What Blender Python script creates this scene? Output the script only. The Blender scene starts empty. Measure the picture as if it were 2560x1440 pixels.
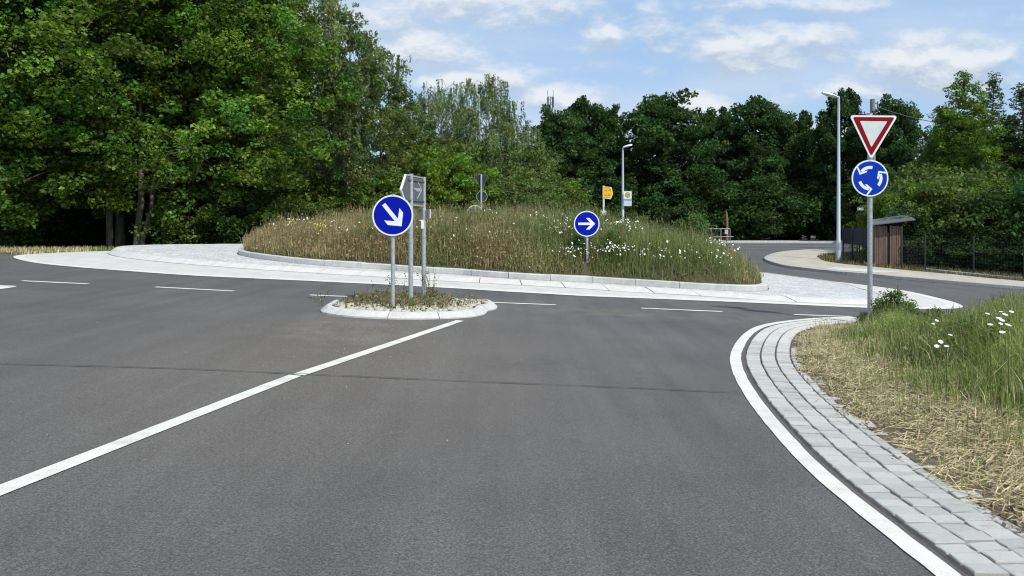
import bpy, math, random
import numpy as np
from mathutils import Vector, Matrix
R_ = math.radians
rng = np.random.default_rng(7)
random.seed(7)
SC = bpy.context.scene
COL = SC.collection

# ------------------------------------------------------------------ camera
F, YH, HC = 1920., 562., 1.4          # focal length in photo pixels, horizon row, eye height
cd = bpy.data.cameras.new('camera'); cam = bpy.data.objects.new('camera', cd); COL.objects.link(cam)
cd.sensor_width = 36.; cd.lens = 36. * F / 2560.; cd.clip_end = 3000.; cd.clip_start = .05
cd.shift_y = -(720 - YH) / 2560.
cam.location = (0, 0, HC); cam.rotation_euler = (R_(90), 0, 0)
SC.camera = cam

# ------------------------------------------------------------------ light
SUN_EL, SUN_AZ = R_(50), R_(138)      # azimuth clockwise from +Y (view direction)
sd = bpy.data.lights.new('sun', 'SUN'); sd.energy = 4.0; sd.angle = R_(2.2); sd.color = (1, .955, .88)
so = bpy.data.objects.new('sun', sd); COL.objects.link(so)
sv = Vector((math.sin(SUN_AZ) * math.cos(SUN_EL), math.cos(SUN_AZ) * math.cos(SUN_EL), math.sin(SUN_EL)))
so.rotation_euler = sv.to_track_quat('Z', 'Y').to_euler()
so.location = sv * 60

W = bpy.data.worlds.new('World'); SC.world = W; W.use_nodes = True
def build_world():
    nt = W.node_tree; N = nt.nodes; L = nt.links; N.clear()
    out = N.new('ShaderNodeOutputWorld'); bg = N.new('ShaderNodeBackground'); L.new(bg.outputs[0], out.inputs[0])
    sky = N.new('ShaderNodeTexSky'); sky.sky_type = 'NISHITA'; sky.sun_disc = False
    sky.sun_elevation = SUN_EL; sky.sun_rotation = SUN_AZ; sky.air_density = 1.0; sky.dust_density = .6; sky.ozone_density = 1.6
    tc = N.new('ShaderNodeTexCoord')
    def M(op, a, b=None, c=None, clamp=False):
        n = N.new('ShaderNodeMath'); n.operation = op; n.use_clamp = clamp
        for i, v in enumerate((a, b, c)):
            if v is None: continue
            if isinstance(v, (int, float)): n.inputs[i].default_value = v
            else: L.new(v, n.inputs[i])
        return n.outputs[0]
    def ramp(v, a, b):
        n = N.new('ShaderNodeMapRange'); n.interpolation_type = 'SMOOTHSTEP'; L.new(v, n.inputs[0])
        n.inputs[1].default_value = a; n.inputs[2].default_value = b
        return n.outputs[0]
    sx = N.new('ShaderNodeSeparateXYZ'); L.new(tc.outputs['Generated'], sx.inputs[0])
    ay = M('MAXIMUM', M('ABSOLUTE', sx.outputs[1]), .05)
    # cumulus seen low over the horizon: noise over direction, flattened vertically
    u = M('DIVIDE', sx.outputs[0], ay); w = M('DIVIDE', sx.outputs[2], ay); front = ramp(sx.outputs[1], .02, .2)
    def noise(kx, kw, det, rough, off, dw=0.):
        cb = N.new('ShaderNodeCombineXYZ'); L.new(M('MULTIPLY_ADD', u, kx, off), cb.inputs[0]); L.new(M('MULTIPLY_ADD', M('ADD', w, dw), kw, off * .7), cb.inputs[1]); cb.inputs[2].default_value = off
        n = N.new('ShaderNodeTexNoise'); n.inputs['Scale'].default_value = 1; n.inputs['Detail'].default_value = det; n.inputs['Roughness'].default_value = rough
        n.inputs['Distortion'].default_value = .25
        L.new(cb.outputs[0], n.inputs['Vector']); return n.outputs[0]
    BL = [(1060, 125, 150, 62, .9), (1510, 92, 80, 46, .75), (1640, 75, 90, 34, .6), (1880, 125, 230, 78, .85), (2040, 110, 120, 60, .7), (2350, 165, 210, 85, 1.05), (1765, 272, 85, 42, 1), (1385, 250, 120, 44, .95),
          (1160, 205, 190, 40, .85), (2060, 345, 90, 40, .8), (1200, 20, 420, 60, .6), (2250, 225, 260, 44, .6), (2000, 10, 300, 26, .55), (900, 60, 160, 60, .6)]
    def density(dw):
        B = None
        for px, py, rx, ry, st in BL:
            a = M('DIVIDE', M('SUBTRACT', u, (px - 1280) / F), rx / F); b = M('DIVIDE', M('SUBTRACT', M('ADD', w, dw), (YH - py) / F), ry / F)
            d = M('SQRT', M('ADD', M('MULTIPLY', a, a), M('MULTIPLY', b, b)))
            o = M('MULTIPLY', M('SUBTRACT', 1.35, d, None, True), st * .95); B = o if B is None else M('MAXIMUM', B, o)
        big = noise(5.5, 15., 3, .5, 3.1, dw); fine = noise(17., 34., 9, .62, 7.7, dw)
        g = M('MULTIPLY', M('SUBTRACT', big, .42), 1.5)
        return M('ADD', M('MAXIMUM', M('MULTIPLY', B, front), M('MULTIPLY', g, .75)), M('MULTIPLY', M('SUBTRACT', fine, .5), 1.7))
    D0 = density(0.); D1 = density(.014)
    cover = ramp(D0, .02, .88); thick = ramp(D0, .35, 1.0)
    edge = M('MULTIPLY_ADD', M('SUBTRACT', D0, D1), 1.9, .42, True)
    veil = ramp(noise(2.2, 9., 6, .55, 11.3), .36, .66)
    def mix(f, a, b):
        n = N.new('ShaderNodeMix'); n.data_type = 'RGBA'
        if isinstance(f, float): n.inputs[0].default_value = f
        else: L.new(f, n.inputs[0])
        for s, v in ((6, a), (7, b)):
            if isinstance(v, tuple): n.inputs[s].default_value = (*v, 1)
            else: L.new(v, n.inputs[s])
        return n.outputs[2]
    sc = N.new('ShaderNodeVectorMath'); sc.operation = 'SCALE'; L.new(sky.outputs[0], sc.inputs[0]); sc.inputs['Scale'].default_value = .115
    c = mix(.72, sc.outputs[0], (.41, .61, .90))
    c = mix(M('MULTIPLY', veil, .55), c, (.62, .71, .83))
    cc_ = mix(edge, (.48, .56, .67), (.82, .85, .87))
    c = mix(M('MULTIPLY', cover, .84), c, cc_)
    L.new(c, bg.inputs[0]); bg.inputs[1].default_value = SKY_STRENGTH
SKY_STRENGTH = .98
build_world()
vs = SC.view_settings; vs.view_transform = 'Standard'; vs.look = 'None'; vs.gamma = 1; vs.use_curve_mapping = False; vs.exposure = .12
SC.cycles.max_bounces = 6; SC.cycles.transparent_max_bounces = 8; SC.cycles.sample_clamp_indirect = 6
SC.render.film_transparent = False; SC.cycles.pixel_filter_type = 'BLACKMAN_HARRIS'; SC.cycles.filter_width = 1.15

# ------------------------------------------------------------------ terrain
def sst(x, a, b):
    t = np.clip((np.asarray(x, float) - a) / (b - a), 0, 1); return t * t * (3 - 2 * t)
CX, CY = -.5, 22.
def ring(pts, sm=2.0):
    P = np.array(pts, float); th = np.degrees(np.arctan2(P[:, 1] - CY, P[:, 0] - CX)); r = np.hypot(P[:, 0] - CX, P[:, 1] - CY)
    o = np.argsort(th); th, r = th[o], r[o]
    t = np.arange(-180, 180, .5); v = np.interp(t, th, r, period=360)
    k = np.exp(-.5 * (np.arange(-20, 21) * .5 / sm) ** 2); k /= k.sum()
    v = np.convolve(np.r_[v[-20:], v, v[:20]], k, 'valid')
    return lambda a: np.interp(np.degrees(a), t, v, period=360)
OUT = [(-12.94, 19.81), (-11.91, 18.59), (-10.85, 17.65), (-8.31, 16.75), (-6.83, 16.4), (-5.48, 16.4), (-4.44, 16.38), (-2.72, 16.32), (-1.1, 16.2), (.37, 15.98),
       (2.99, 15.9), (4.76, 16.0), (5.8, 16.05), (7.39, 16.1), (8.9, 16.4), (10.03, 17.02), (10.7, 18.4), (11.1, 20.01), (11.4, 22.15), (11.05, 23.46), (9.89, 25.3),
       (9.09, 27.78), (6, 30), (0, 31), (-6, 30.2), (-11, 26.8), (-12.7, 23.7)]
TOE = [(-12.1, 22.9), (-11.02, 21.3), (-9.78, 20.3), (-8.17, 19.4), (-6.69, 18.85), (-4.72, 18.4), (-3.21, 18.2), (-.6, 17.75), (.46, 17.6), (1.46, 17.45), (2.37, 17.15),
       (3.27, 17.0), (4.08, 16.85), (4.92, 16.6), (5.62, 16.42), (6.53, 16.4), (7.4, 16.45), (8.6, 17.1), (9.2, 18.5), (9.6, 20.5), (10, 22.4), (9.3, 24.6), (8.3, 27), (5.6, 29.2), (0, 30.2), (-6, 29.4), (-10.5, 26.3), (-12, 24)]
KRB = [(-7.0, 20.95), (-5.83, 20.06), (-3.35, 19.35), (-1.26, 18.7), (1.99, 18.05), (3.55, 17.6), (4.99, 17.2), (5.5, 17.3), (6.01, 18.1), (6.53, 19.85), (6.75, 21.2), (6, 23.5),
       (3, 26.5), (-2, 28), (-6.5, 27.5), (-8.5, 25.2), (-8.2, 23.2), (-7.75, 21.8)]
rO = ring(OUT, 2.2); rT = ring(TOE, 2.2); rK = ring(KRB, 3.)
def polar(X, Y): return np.arctan2(Y - CY, X - CX), np.hypot(X - CX, Y - CY)
def terr(X, Y):
    X = np.asarray(X, float); Y = np.asarray(Y, float)
    t = sst(Y, 20, 45) * sst(X, -1, 5)
    z = -.046 * np.clip(X, -26, 24) * (1 - t)
    a, r = polar(X, Y)
    d = np.clip(r - rO(a) - .05, 0, 12)
    return z - .075 * d * sst(-X, 1, 6) * sst(Y, 20.5, 23.5) + .004 * np.sin(X * .9 + 1) * np.sin(Y * .7)
def S_in(a): return rT(a) - .34
def up_dz(X, Y): return .13 + .021 * np.clip(Y - 19.5, 0, 9) * sst(-X, 0, 6) * sst(X, -14.5, -12.4)
def mound(X, Y):                       # top of the planted bed
    a, r = polar(X, Y); q = np.clip(r / (rK(a) - .15), 0, 1)
    return terr(X, Y) + up_dz(X, Y) + .12 + (.80 + .22 * sst(X, -5, 0) + .08 * sst(X, 0, 3.5)) * 1.04 * (1 - q ** 2) ** .58
def at(px, py, dz=0., fn=None):        # where the sight line through a photo pixel meets the ground
    fn = fn or terr
    u = (px - 1280) / F; v = (py - YH) / F
    Y = np.linspace(2.5, 90, 1400); d = HC - v * Y - fn(u * Y, Y) - dz
    k = np.where(d <= 0)[0]
    if not len(k): return (u * 90, 90.)
    k = k[0]
    if k == 0: return (u * Y[0], Y[0])
    t = d[k - 1] / (d[k - 1] - d[k]); y = Y[k - 1] + t * (Y[k] - Y[k - 1]); return (u * y, y)
def pt(px, py, Y): return ((px - 1280) / F * Y, Y, HC - (py - YH) / F * Y)
def tz(x, y): return float(terr(x, y))

# ------------------------------------------------------------------ materials
MATS = {}
def mat(name, col=(.5, .5, .5), rough=.7, metal=0., spec=.5, build=None):
    if name in MATS: return MATS[name]
    m = bpy.data.materials.new(name); m.use_nodes = True; MATS[name] = m
    b = m.node_tree.nodes['Principled BSDF']
    b.inputs['Base Color'].default_value = (*col, 1); b.inputs['Roughness'].default_value = rough; b.inputs['Metallic'].default_value = metal
    b.inputs['Specular IOR Level'].default_value = spec
    if build: build(m.node_tree, b)
    return m
class NB:
    def __init__(s, nt): s.nt = nt; s.N = nt.nodes; s.L = nt.links; s.tc = s.N.new('ShaderNodeTexCoord')
    def noise(s, scale, detail=4, rough=.6, vec=None, stretch=None):
        n = s.N.new('ShaderNodeTexNoise'); n.inputs['Scale'].default_value = scale; n.inputs['Detail'].default_value = detail; n.inputs['Roughness'].default_value = rough
        v = vec or s.tc.outputs['Object']
        if stretch:
            mp = s.N.new('ShaderNodeMapping'); mp.inputs['Scale'].default_value = stretch; s.L.new(v, mp.inputs[0]); v = mp.outputs[0]
        s.L.new(v, n.inputs['Vector']); return n.outputs[0]
    def ramp(s, f, stops):
        r = s.N.new('ShaderNodeValToRGB'); s.L.new(f, r.inputs[0]); e = r.color_ramp.elements
        while len(e) < len(stops): e.new(.5)
        for i, (p, c) in enumerate(stops): e[i].position = p; e[i].color = (*c, 1) if isinstance(c, tuple) else (c, c, c, 1)
        return r.outputs[0]
    def mix(s, f, a, b, mode='MIX'):
        n = s.N.new('ShaderNodeMix'); n.data_type = 'RGBA'; n.blend_type = mode
        if isinstance(f, (int, float)): n.inputs[0].default_value = f
        else: s.L.new(f, n.inputs[0])
        for k, v in ((6, a), (7, b)):
            if isinstance(v, tuple): n.inputs[k].default_value = (*v, 1)
            else: s.L.new(v, n.inputs[k])
        return n.outputs[2]
    def math(s, op, a, b=0., clamp=False):
        n = s.N.new('ShaderNodeMath'); n.operation = op; n.use_clamp = clamp
        for i, v in enumerate((a, b)):
            if isinstance(v, (int, float)): n.inputs[i].default_value = v
            else: s.L.new(v, n.inputs[i])
        return n.outputs[0]
    def bump(s, b, f, strength, dist):
        n = s.N.new('ShaderNodeBump'); n.inputs['Strength'].default_value = strength; n.inputs['Distance'].default_value = dist
        s.L.new(f, n.inputs['Height']); s.L.new(n.outputs[0], b.inputs['Normal'])
    def spot(s, x, y, rx, ry, soft=1.6):
        mp = s.N.new('ShaderNodeMapping'); mp.vector_type = 'POINT'
        mp.inputs['Location'].default_value = (-x / rx, -y / ry, 0); mp.inputs['Scale'].default_value = (1 / rx, 1 / ry, 0)
        s.L.new(s.tc.outputs['Object'], mp.inputs[0])
        l = s.N.new('ShaderNodeVectorMath'); l.operation = 'LENGTH'; s.L.new(mp.outputs[0], l.inputs[0])
        n = s.N.new('ShaderNodeMapRange'); n.interpolation_type = 'SMOOTHSTEP'; s.L.new(l.outputs['Value'], n.inputs[0])
        n.inputs[1].default_value = soft; n.inputs[2].default_value = .2
        return n.outputs[0]

def m_asphalt(nt, b):
    n = NB(nt)
    grain = n.mix(.5, n.ramp(n.noise(150, 3, .75), [(.34, .03), (.5, .082), (.68, .20)]), n.ramp(n.noise(78, 4, .85), [(.38, .018), (.5, .078), (.62, .23)]))
    vor = n.N.new('ShaderNodeTexVoronoi'); vor.inputs['Scale'].default_value = 75; n.L.new(n.tc.outputs['Object'], vor.inputs['Vector'])
    stone = n.ramp(n.math('MULTIPLY', n.ramp(vor.outputs['Distance'], [(.0, 1.), (.22, .6), (.34, 0.)]), n.ramp(n.noise(31, 2), [(.52, 0.), (.62, 1.)])), [(0., 0.), (1., 1.)])
    c = n.mix(n.math('MULTIPLY', stone, .35), grain, (.24, .24, .225))
    big = n.ramp(n.noise(.55, 5, .62), [(.3, .82), (.7, 1.2)])
    c = n.mix(1., c, big, 'MULTIPLY')
    streak = n.ramp(n.noise(1, 4, .6, stretch=(3.2, .22, 1)), [(.33, .86), (.67, 1.13)])
    c = n.mix(1., c, streak, 'MULTIPLY')
    c = n.mix(1., c, (.93, .88, .835), 'MULTIPLY')
    # sandy debris swept up beside the traffic island
    d = n.math('MULTIPLY', n.spot(-2.0, 9.4, 1.3, 1.9), n.ramp(n.noise(2.2, 6, .65), [(.36, 0.), (.6, 1.)]))
    d2 = n.math('MULTIPLY', n.spot(1.6, 13.0, 3.2, .8), n.ramp(n.noise(2.2, 6, .65), [(.4, 0.), (.62, .7)]))
    d3 = n.math('MULTIPLY', n.spot(-1.6, 8.0, 2.6, 4.2), .45)
    sand = n.ramp(n.noise(70, 4, .7), [(.35, (.065, .054, .042)), (.55, (.19, .158, .12)), (.7, (.30, .26, .21))])
    c = n.mix(n.math('MULTIPLY', n.math('MAXIMUM', n.math('MAXIMUM', d, d2), d3), .88), c, sand)
    oil = n.math('MULTIPLY', n.spot(.35, 7.7, .55, .55), n.ramp(n.noise(5, 5, .7), [(.45, 0.), (.6, .3)]))
    c = n.mix(oil, c, (.03, .034, .04))
    n.L.new(c, b.inputs['Base Color']); b.inputs['Roughness'].default_value = .82
    n.bump(b, n.noise(120, 3, .8), .55, .004)
M_ASPH = mat('asphalt', rough=.85, build=m_asphalt)
def wear(c1, c2, sc=6, speck=.5, bump=.3, dist=.003, dirt=(.25, .22, .17)):
    def f(nt, b):
        n = NB(nt)
        c = n.ramp(n.noise(sc, 8, .7), [(.3, c2), (.7, c1)])
        g = n.ramp(n.noise(95, 3, .8), [(.3, 1 - speck * .45), (.6, 1.06)])
        c = n.mix(1., c, g, 'MULTIPLY')
        c = n.mix(n.math('MULTIPLY', n.ramp(n.noise(3.3, 8, .75), [(.56, 0.), (.72, 1.)]), .45), c, dirt)
        n.L.new(c, b.inputs['Base Color']); n.bump(b, n.noise(60, 5, .7), bump, dist)
    return f
def m_paint(nt, b):
    n = NB(nt); c = n.ramp(n.noise(7, 8, .7), [(.3, (.58, .57, .51)), (.7, (.73, .715, .645))])
    c = n.mix(1., c, n.ramp(n.noise(80, 3, .8), [(.3, .82), (.6, 1.05)]), 'MULTIPLY')
    c = n.mix(n.ramp(n.noise(42, 6, .8), [(.66, 0.), (.70, .8)]), c, (.12, .115, .11))
    c = n.mix(n.math('MULTIPLY', n.ramp(n.noise(1.7, 8, .7, stretch=(1, 2.5, 1)), [(.5, 0.), (.68, 1.)]), .42), c, (.33, .31, .28))
    n.L.new(c, b.inputs['Base Color']); n.bump(b, n.noise(70, 4, .7), .4, .003)
M_PAINT = mat('road_paint', rough=.65, build=m_paint)
M_PAINT_OLD = mat('worn_road_paint', rough=.7, build=wear((.42, .42, .40), (.28, .28, .27), 9, .5))
M_CONC = mat('pale_concrete', rough=.85, build=wear((.62, .605, .565), (.46, .45, .42), 2.6, .45, .35, .003, (.38, .37, .33)))
M_CONC2 = mat('pale_concrete_kerb', rough=.85, build=wear((.60, .595, .565), (.42, .42, .405), 5, .5, .4, .003, (.34, .33, .29)))
M_GRANITE = mat('grey_granite', rough=.8, build=wear((.46, .46, .45), (.33, .335, .335), 22, .75, .5, .003, (.24, .21, .17)))
M_SAND = mat('paving_bed_soil', rough=1, build=wear((.13, .105, .075), (.06, .05, .038), 9, .6, .6, .01, (.2, .16, .1)))
M_JOINT = mat('tar_joint', (.035, .035, .035), .7)
def m_cobble_slab(nt, b):
    n = NB(nt)
    c = n.ramp(n.noise(1.6, 7, .7), [(.3, .50), (.7, .66)])
    vor = n.N.new('ShaderNodeTexVoronoi'); vor.feature = 'DISTANCE_TO_EDGE'; vor.inputs['Scale'].default_value = 7.5; vor.inputs['Randomness'].default_value = .75
    n.L.new(n.tc.outputs['Object'], vor.inputs['Vector'])
    e = n.ramp(vor.outputs['Distance'], [(.02, 0.), (.10, 1.)])
    v2 = n.N.new('ShaderNodeTexVoronoi'); v2.inputs['Scale'].default_value = 7.5; v2.inputs['Randomness'].default_value = .75; n.L.new(n.tc.outputs['Object'], v2.inputs['Vector'])
    sep = n.N.new('ShaderNodeSeparateColor'); n.L.new(v2.outputs['Color'], sep.inputs[0])
    c = n.mix(1., c, n.ramp(sep.outputs[0], [(0., .80), (1., 1.1)]), 'MULTIPLY')
    c = n.mix(n.math('MULTIPLY', n.math('SUBTRACT', 1., e), .62), c, (.33, .31, .26))
    c = n.mix(1., c, n.ramp(n.noise(60, 3, .8), [(.3, .78), (.6, 1.05)]), 'MULTIPLY')
    n.L.new(c, b.inputs['Base Color']); n.bump(b, n.math('ADD', e, n.math('MULTIPLY', n.noise(30, 4), .6)), .7, .012)
M_COBSLAB = mat('pale_cobble_paving', rough=.85, build=m_cobble_slab)
def m_pavement(nt, b):
    n = NB(nt)
    br = n.N.new('ShaderNodeTexBrick'); br.inputs['Scale'].default_value = 5; br.inputs['Mortar Size'].default_value = .02
    br.inputs['Color1'].default_value = (.50, .45, .36, 1); br.inputs['Color2'].default_value = (.42, .38, .31, 1); br.inputs['Mortar'].default_value = (.22, .2, .17, 1)
    n.L.new(n.tc.outputs['Object'], br.inputs['Vector'])
    c = n.mix(1., br.outputs[0], n.ramp(n.noise(1.2, 6, .7), [(.3, .85), (.7, 1.15)]), 'MULTIPLY')
    n.L.new(c, b.inputs['Base Color'])
M_PAVE = mat('sandy_pavement', rough=.9, build=m_pavement)
M_SOIL = mat('verge_soil', rough=1, build=wear((.19, .145, .09), (.09, .068, .042), 5, .9, .8, .02, (.19, .15, .09)))
M_BEDSOIL = mat('bed_soil', rough=1, build=wear((.10, .085, .04), (.06, .06, .025), 3, .6, .8, .02, (.12, .09, .04)))
M_GROUND = mat('meadow_ground', rough=1, build=wear((.09, .085, .04), (.035, .04, .018), .8, .6, .8, .03, (.14, .11, .06)))

def m_attr(name, rough=.6, trans=.0, spec=.3, bright=1.):
    if name in MATS: return MATS[name]
    m = bpy.data.materials.new(name); m.use_nodes = True; MATS[name] = m
    nt = m.node_tree; b = nt.nodes['Principled BSDF']; out = nt.nodes['Material Output']
    a = nt.nodes.new('ShaderNodeAttribute'); a.attribute_name = 'tint'
    b.inputs['Roughness'].default_value = rough; b.inputs['Specular IOR Level'].default_value = spec
    nt.links.new(a.outputs['Color'], b.inputs['Base Color'])
    if trans > 0:
        t = nt.nodes.new('ShaderNodeBsdfTranslucent'); mx = nt.nodes.new('ShaderNodeMixShader'); mx.inputs[0].default_value = trans
        g = nt.nodes.new('ShaderNodeMix'); g.data_type = 'RGBA'; g.blend_type = 'MULTIPLY'; g.inputs[0].default_value = 1
        nt.links.new(a.outputs['Color'], g.inputs[6]); g.inputs[7].default_value = (1.25, 1.55, .5, 1)
        nt.links.new(g.outputs[2], t.inputs[0]); nt.links.new(b.outputs[0], mx.inputs[1]); nt.links.new(t.outputs[0], mx.inputs[2]); nt.links.new(mx.outputs[0], out.inputs[0])
    return m
M_LEAF = m_attr('leaf', .62, .36, .2)
M_GRASS = m_attr('grass_blade', .6, .25, .25)
M_PETAL = m_attr('petal', .7, .2, .2)
def m_bark(c1, c2, sc):
    def f(nt, b):
        n = NB(nt); v = n.noise(sc, 6, .7, stretch=(1, 1, .18)); n.L.new(n.ramp(v, [(.35, c1), (.65, c2)]), b.inputs['Base Color']); n.bump(b, v, .8, .03)
    return f
M_BARK = mat('grey_bark', rough=.95, build=m_bark((.05, .042, .032), (.17, .15, .12), 7))
def m_birch(nt, b):
    n = NB(nt); v = n.noise(3, 6, .7, stretch=(.6, .6, 3.)); n.L.new(n.ramp(v, [(.38, (.05, .045, .04)), (.5, (.50, .47, .41))]), b.inputs['Base Color'])
M_BIRCH = mat('birch_bark', rough=.8, build=m_birch)
def m_galv(nt, b):
    n = NB(nt); n.L.new(n.ramp(n.noise(28, 5, .6), [(.35, (.34, .37, .38)), (.65, (.50, .53, .54))]), b.inputs['Base Color'])
    n.L.new(n.ramp(n.noise(14, 4), [(.3, .38), (.7, .6)]), b.inputs['Roughness'])
M_GALV = mat('galvanised_steel', rough=.5, metal=.35, build=m_galv)
def film(c, r=.38, sheen=.5):
    def f(nt, b):
        n = NB(nt); n.L.new(n.mix(1., c, n.ramp(n.noise(5, 6, .7), [(.3, .9), (.7, 1.06)]), 'MULTIPLY'), b.inputs['Base Color'])
        n.L.new(n.ramp(n.noise(9, 4), [(.3, r - .06), (.7, r + .12)]), b.inputs['Roughness'])
    return f
M_WHITE = mat('white_reflective', rough=.4, build=film((.82, .86, .86)))
M_WHITE2 = mat('greyish_reflective', rough=.4, build=film((.66, .72, .71)))
M_BLUE = mat('traffic_blue', rough=.5, spec=.12, build=film((.001, .009, .36), .5))
M_BLUE2 = mat('faded_traffic_blue', rough=.5, spec=.15, build=film((.001, .036, .42), .5))
M_RED = mat('traffic_red', rough=.5, spec=.15, build=film((.25, .001, .006), .5))
M_YEL = mat('sign_yellow', rough=.4, build=film((.90, .50, .03)))
M_YELP = mat('sign_pale_yellow', rough=.4, build=film((.85, .68, .28)))
M_BROWN = mat('sign_lettering', (.20, .09, .01), .5)
M_GREEN = mat('sign_green', (.02, .07, .03), .5)
M_HYEL = mat('stop_yellow', (.62, .55, .08), .5)
M_LBLUE = mat('sign_label_blue', (.04, .13, .33), .5)
M_PALE = mat('sign_pale', rough=.5, build=film((.60, .65, .74)))
M_BACK = mat('grey_sign_back', rough=.6, metal=.1, build=film((.115, .13, .135), .5))
M_DARK = mat('dark_sign_back', rough=.6, build=film((.018, .024, .032), .5))
M_RUST = mat('red_label', (.45, .06, .03), .6)
M_STEELD = mat('dark_green_steel', (.018, .03, .028), .6)
def m_wood(c1, c2):
    def f(nt, b):
        n = NB(nt); v = n.noise(14, 6, .7, stretch=(1, 1, .08)); n.L.new(n.ramp(v, [(.3, c1), (.7, c2)]), b.inputs['Base Color']); n.bump(b, v, .5, .01)
    return f
M_WOOD = mat('weathered_boards', rough=.9, build=m_wood((.10, .065, .05), (.25, .165, .125)))
M_ROOF = mat('grey_roof_sheet', rough=.6, build=wear((.13, .135, .14), (.09, .09, .10), 6, .3))
M_CPOLE = mat('concrete_pole', rough=.9, build=wear((.30, .29, .27), (.2, .195, .18), 8, .7))

# ------------------------------------------------------------------ mesh helpers
def link(name, me, m=None, parent=None, **props):
    o = bpy.data.objects.new(name, me); COL.objects.link(o)
    if me is not None and m is not None and not len(me.materials): me.materials.append(m)
    if parent is not None: o.parent = parent
    for k, v in props.items(): o[k] = v
    return o
def thing(name, label, cat, loc=(0, 0, 0), rz=0., group=None):
    o = bpy.data.objects.new(name, None); COL.objects.link(o); o.empty_display_size = .2
    o.location = loc; o.rotation_euler = (0, 0, rz); o['label'] = label; o['category'] = cat
    if group: o['group'] = group
    return o
def npmesh(name, V, Fc, tint=None, smooth=False):
    """V (n,3), Fc (m,k) all faces with the same k corners"""
    V = np.asarray(V, np.float32); Fc = np.asarray(Fc, np.int32); m, k = Fc.shape
    me = bpy.data.meshes.new(name); me.vertices.add(len(V)); me.vertices.foreach_set('co', V.ravel())
    me.loops.add(m * k); me.loops.foreach_set('vertex_index', Fc.ravel())
    me.polygons.add(m); me.polygons.foreach_set('loop_start', np.arange(0, m * k, k, dtype=np.int32))
    try: me.polygons.foreach_set('loop_total', np.full(m, k, np.int32))
    except Exception: pass
    if smooth: me.polygons.foreach_set('use_smooth', np.ones(m, bool))
    me.update(calc_edges=True)
    if tint is not None:
        a = me.color_attributes.new('tint', 'FLOAT_COLOR', 'POINT')
        c = np.ones((len(V), 4), np.float32); c[:, :3] = tint; a.data.foreach_set('color', c.ravel())
    return me
class MB:
    def __init__(s): s.v = []; s.f = []
    def add(s, v, f):
        o = len(s.v); s.v += [tuple(map(float, p)) for p in v]; s.f += [tuple(i + o for i in q) for q in f]; return s
    def box(s, c, d, rz=0., tilt=0.):
        M = Matrix.Rotation(rz, 3, 'Z') @ Matrix.Rotation(tilt, 3, 'X')
        v = [Vector(c) + M @ Vector((sx * d[0] / 2, sy * d[1] / 2, sz * d[2] / 2)) for sx in (-1, 1) for sy in (-1, 1) for sz in (-1, 1)]
        return s.add(v, [(0, 1, 3, 2), (4, 6, 7, 5), (0, 4, 5, 1), (2, 3, 7, 6), (0, 2, 6, 4), (1, 5, 7, 3)])
    def tube(s, pts, rad, n=12, caps=True):
        pts = [Vector(p) for p in pts]; rad = [rad] * len(pts) if isinstance(rad, (int, float)) else rad
        o = len(s.v); ref = Vector((0, 1, 0))
        for i, p in enumerate(pts):
            d = (pts[min(i + 1, len(pts) - 1)] - pts[max(i - 1, 0)]).normalized()
            a = d.cross(ref if abs(d.dot(ref)) < .9 else Vector((1, 0, 0))).normalized(); b = d.cross(a)
            for k in range(n):
                t = 2 * math.pi * k / n; s.v.append(tuple(p + (a * math.cos(t) + b * math.sin(t)) * rad[i]))
        for i in range(len(pts) - 1):
            for k in range(n): s.f.append((o + i * n + k, o + i * n + (k + 1) % n, o + (i + 1) * n + (k + 1) % n, o + (i + 1) * n + k))
        if caps: s.f.append(tuple(o + k for k in range(n))[::-1]); s.f.append(tuple(o + (len(pts) - 1) * n + k for k in range(n)))
        return s
    def prism(s, poly, y0, y1):        # polygon in XZ, extruded along Y
        n = len(poly); o = len(s.v)
        s.v += [(x, y0, z) for x, z in poly] + [(x, y1, z) for x, z in poly]
        s.f += [tuple(o + i for i in range(n)), tuple(o + n + i for i in range(n))[::-1]]
        s.f += [(o + (i + 1) % n, o + i, o + n + i, o + n + (i + 1) % n) for i in range(n)]
        return s
    def mesh(s, name, smooth=False):
        me = bpy.data.meshes.new(name); me.from_pydata(s.v, [], s.f); me.validate(); me.update()
        if smooth:
            me.polygons.foreach_set('use_smooth', [len(p.vertices) == 4 for p in me.polygons])
            me.set_sharp_from_angle(angle=R_(50)) if hasattr(me, 'set_sharp_from_angle') else None
        return me
    def build(s, name, m, parent=None, smooth=False, **props): return link(name, s.mesh(name, smooth), m, parent, **props)

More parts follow.
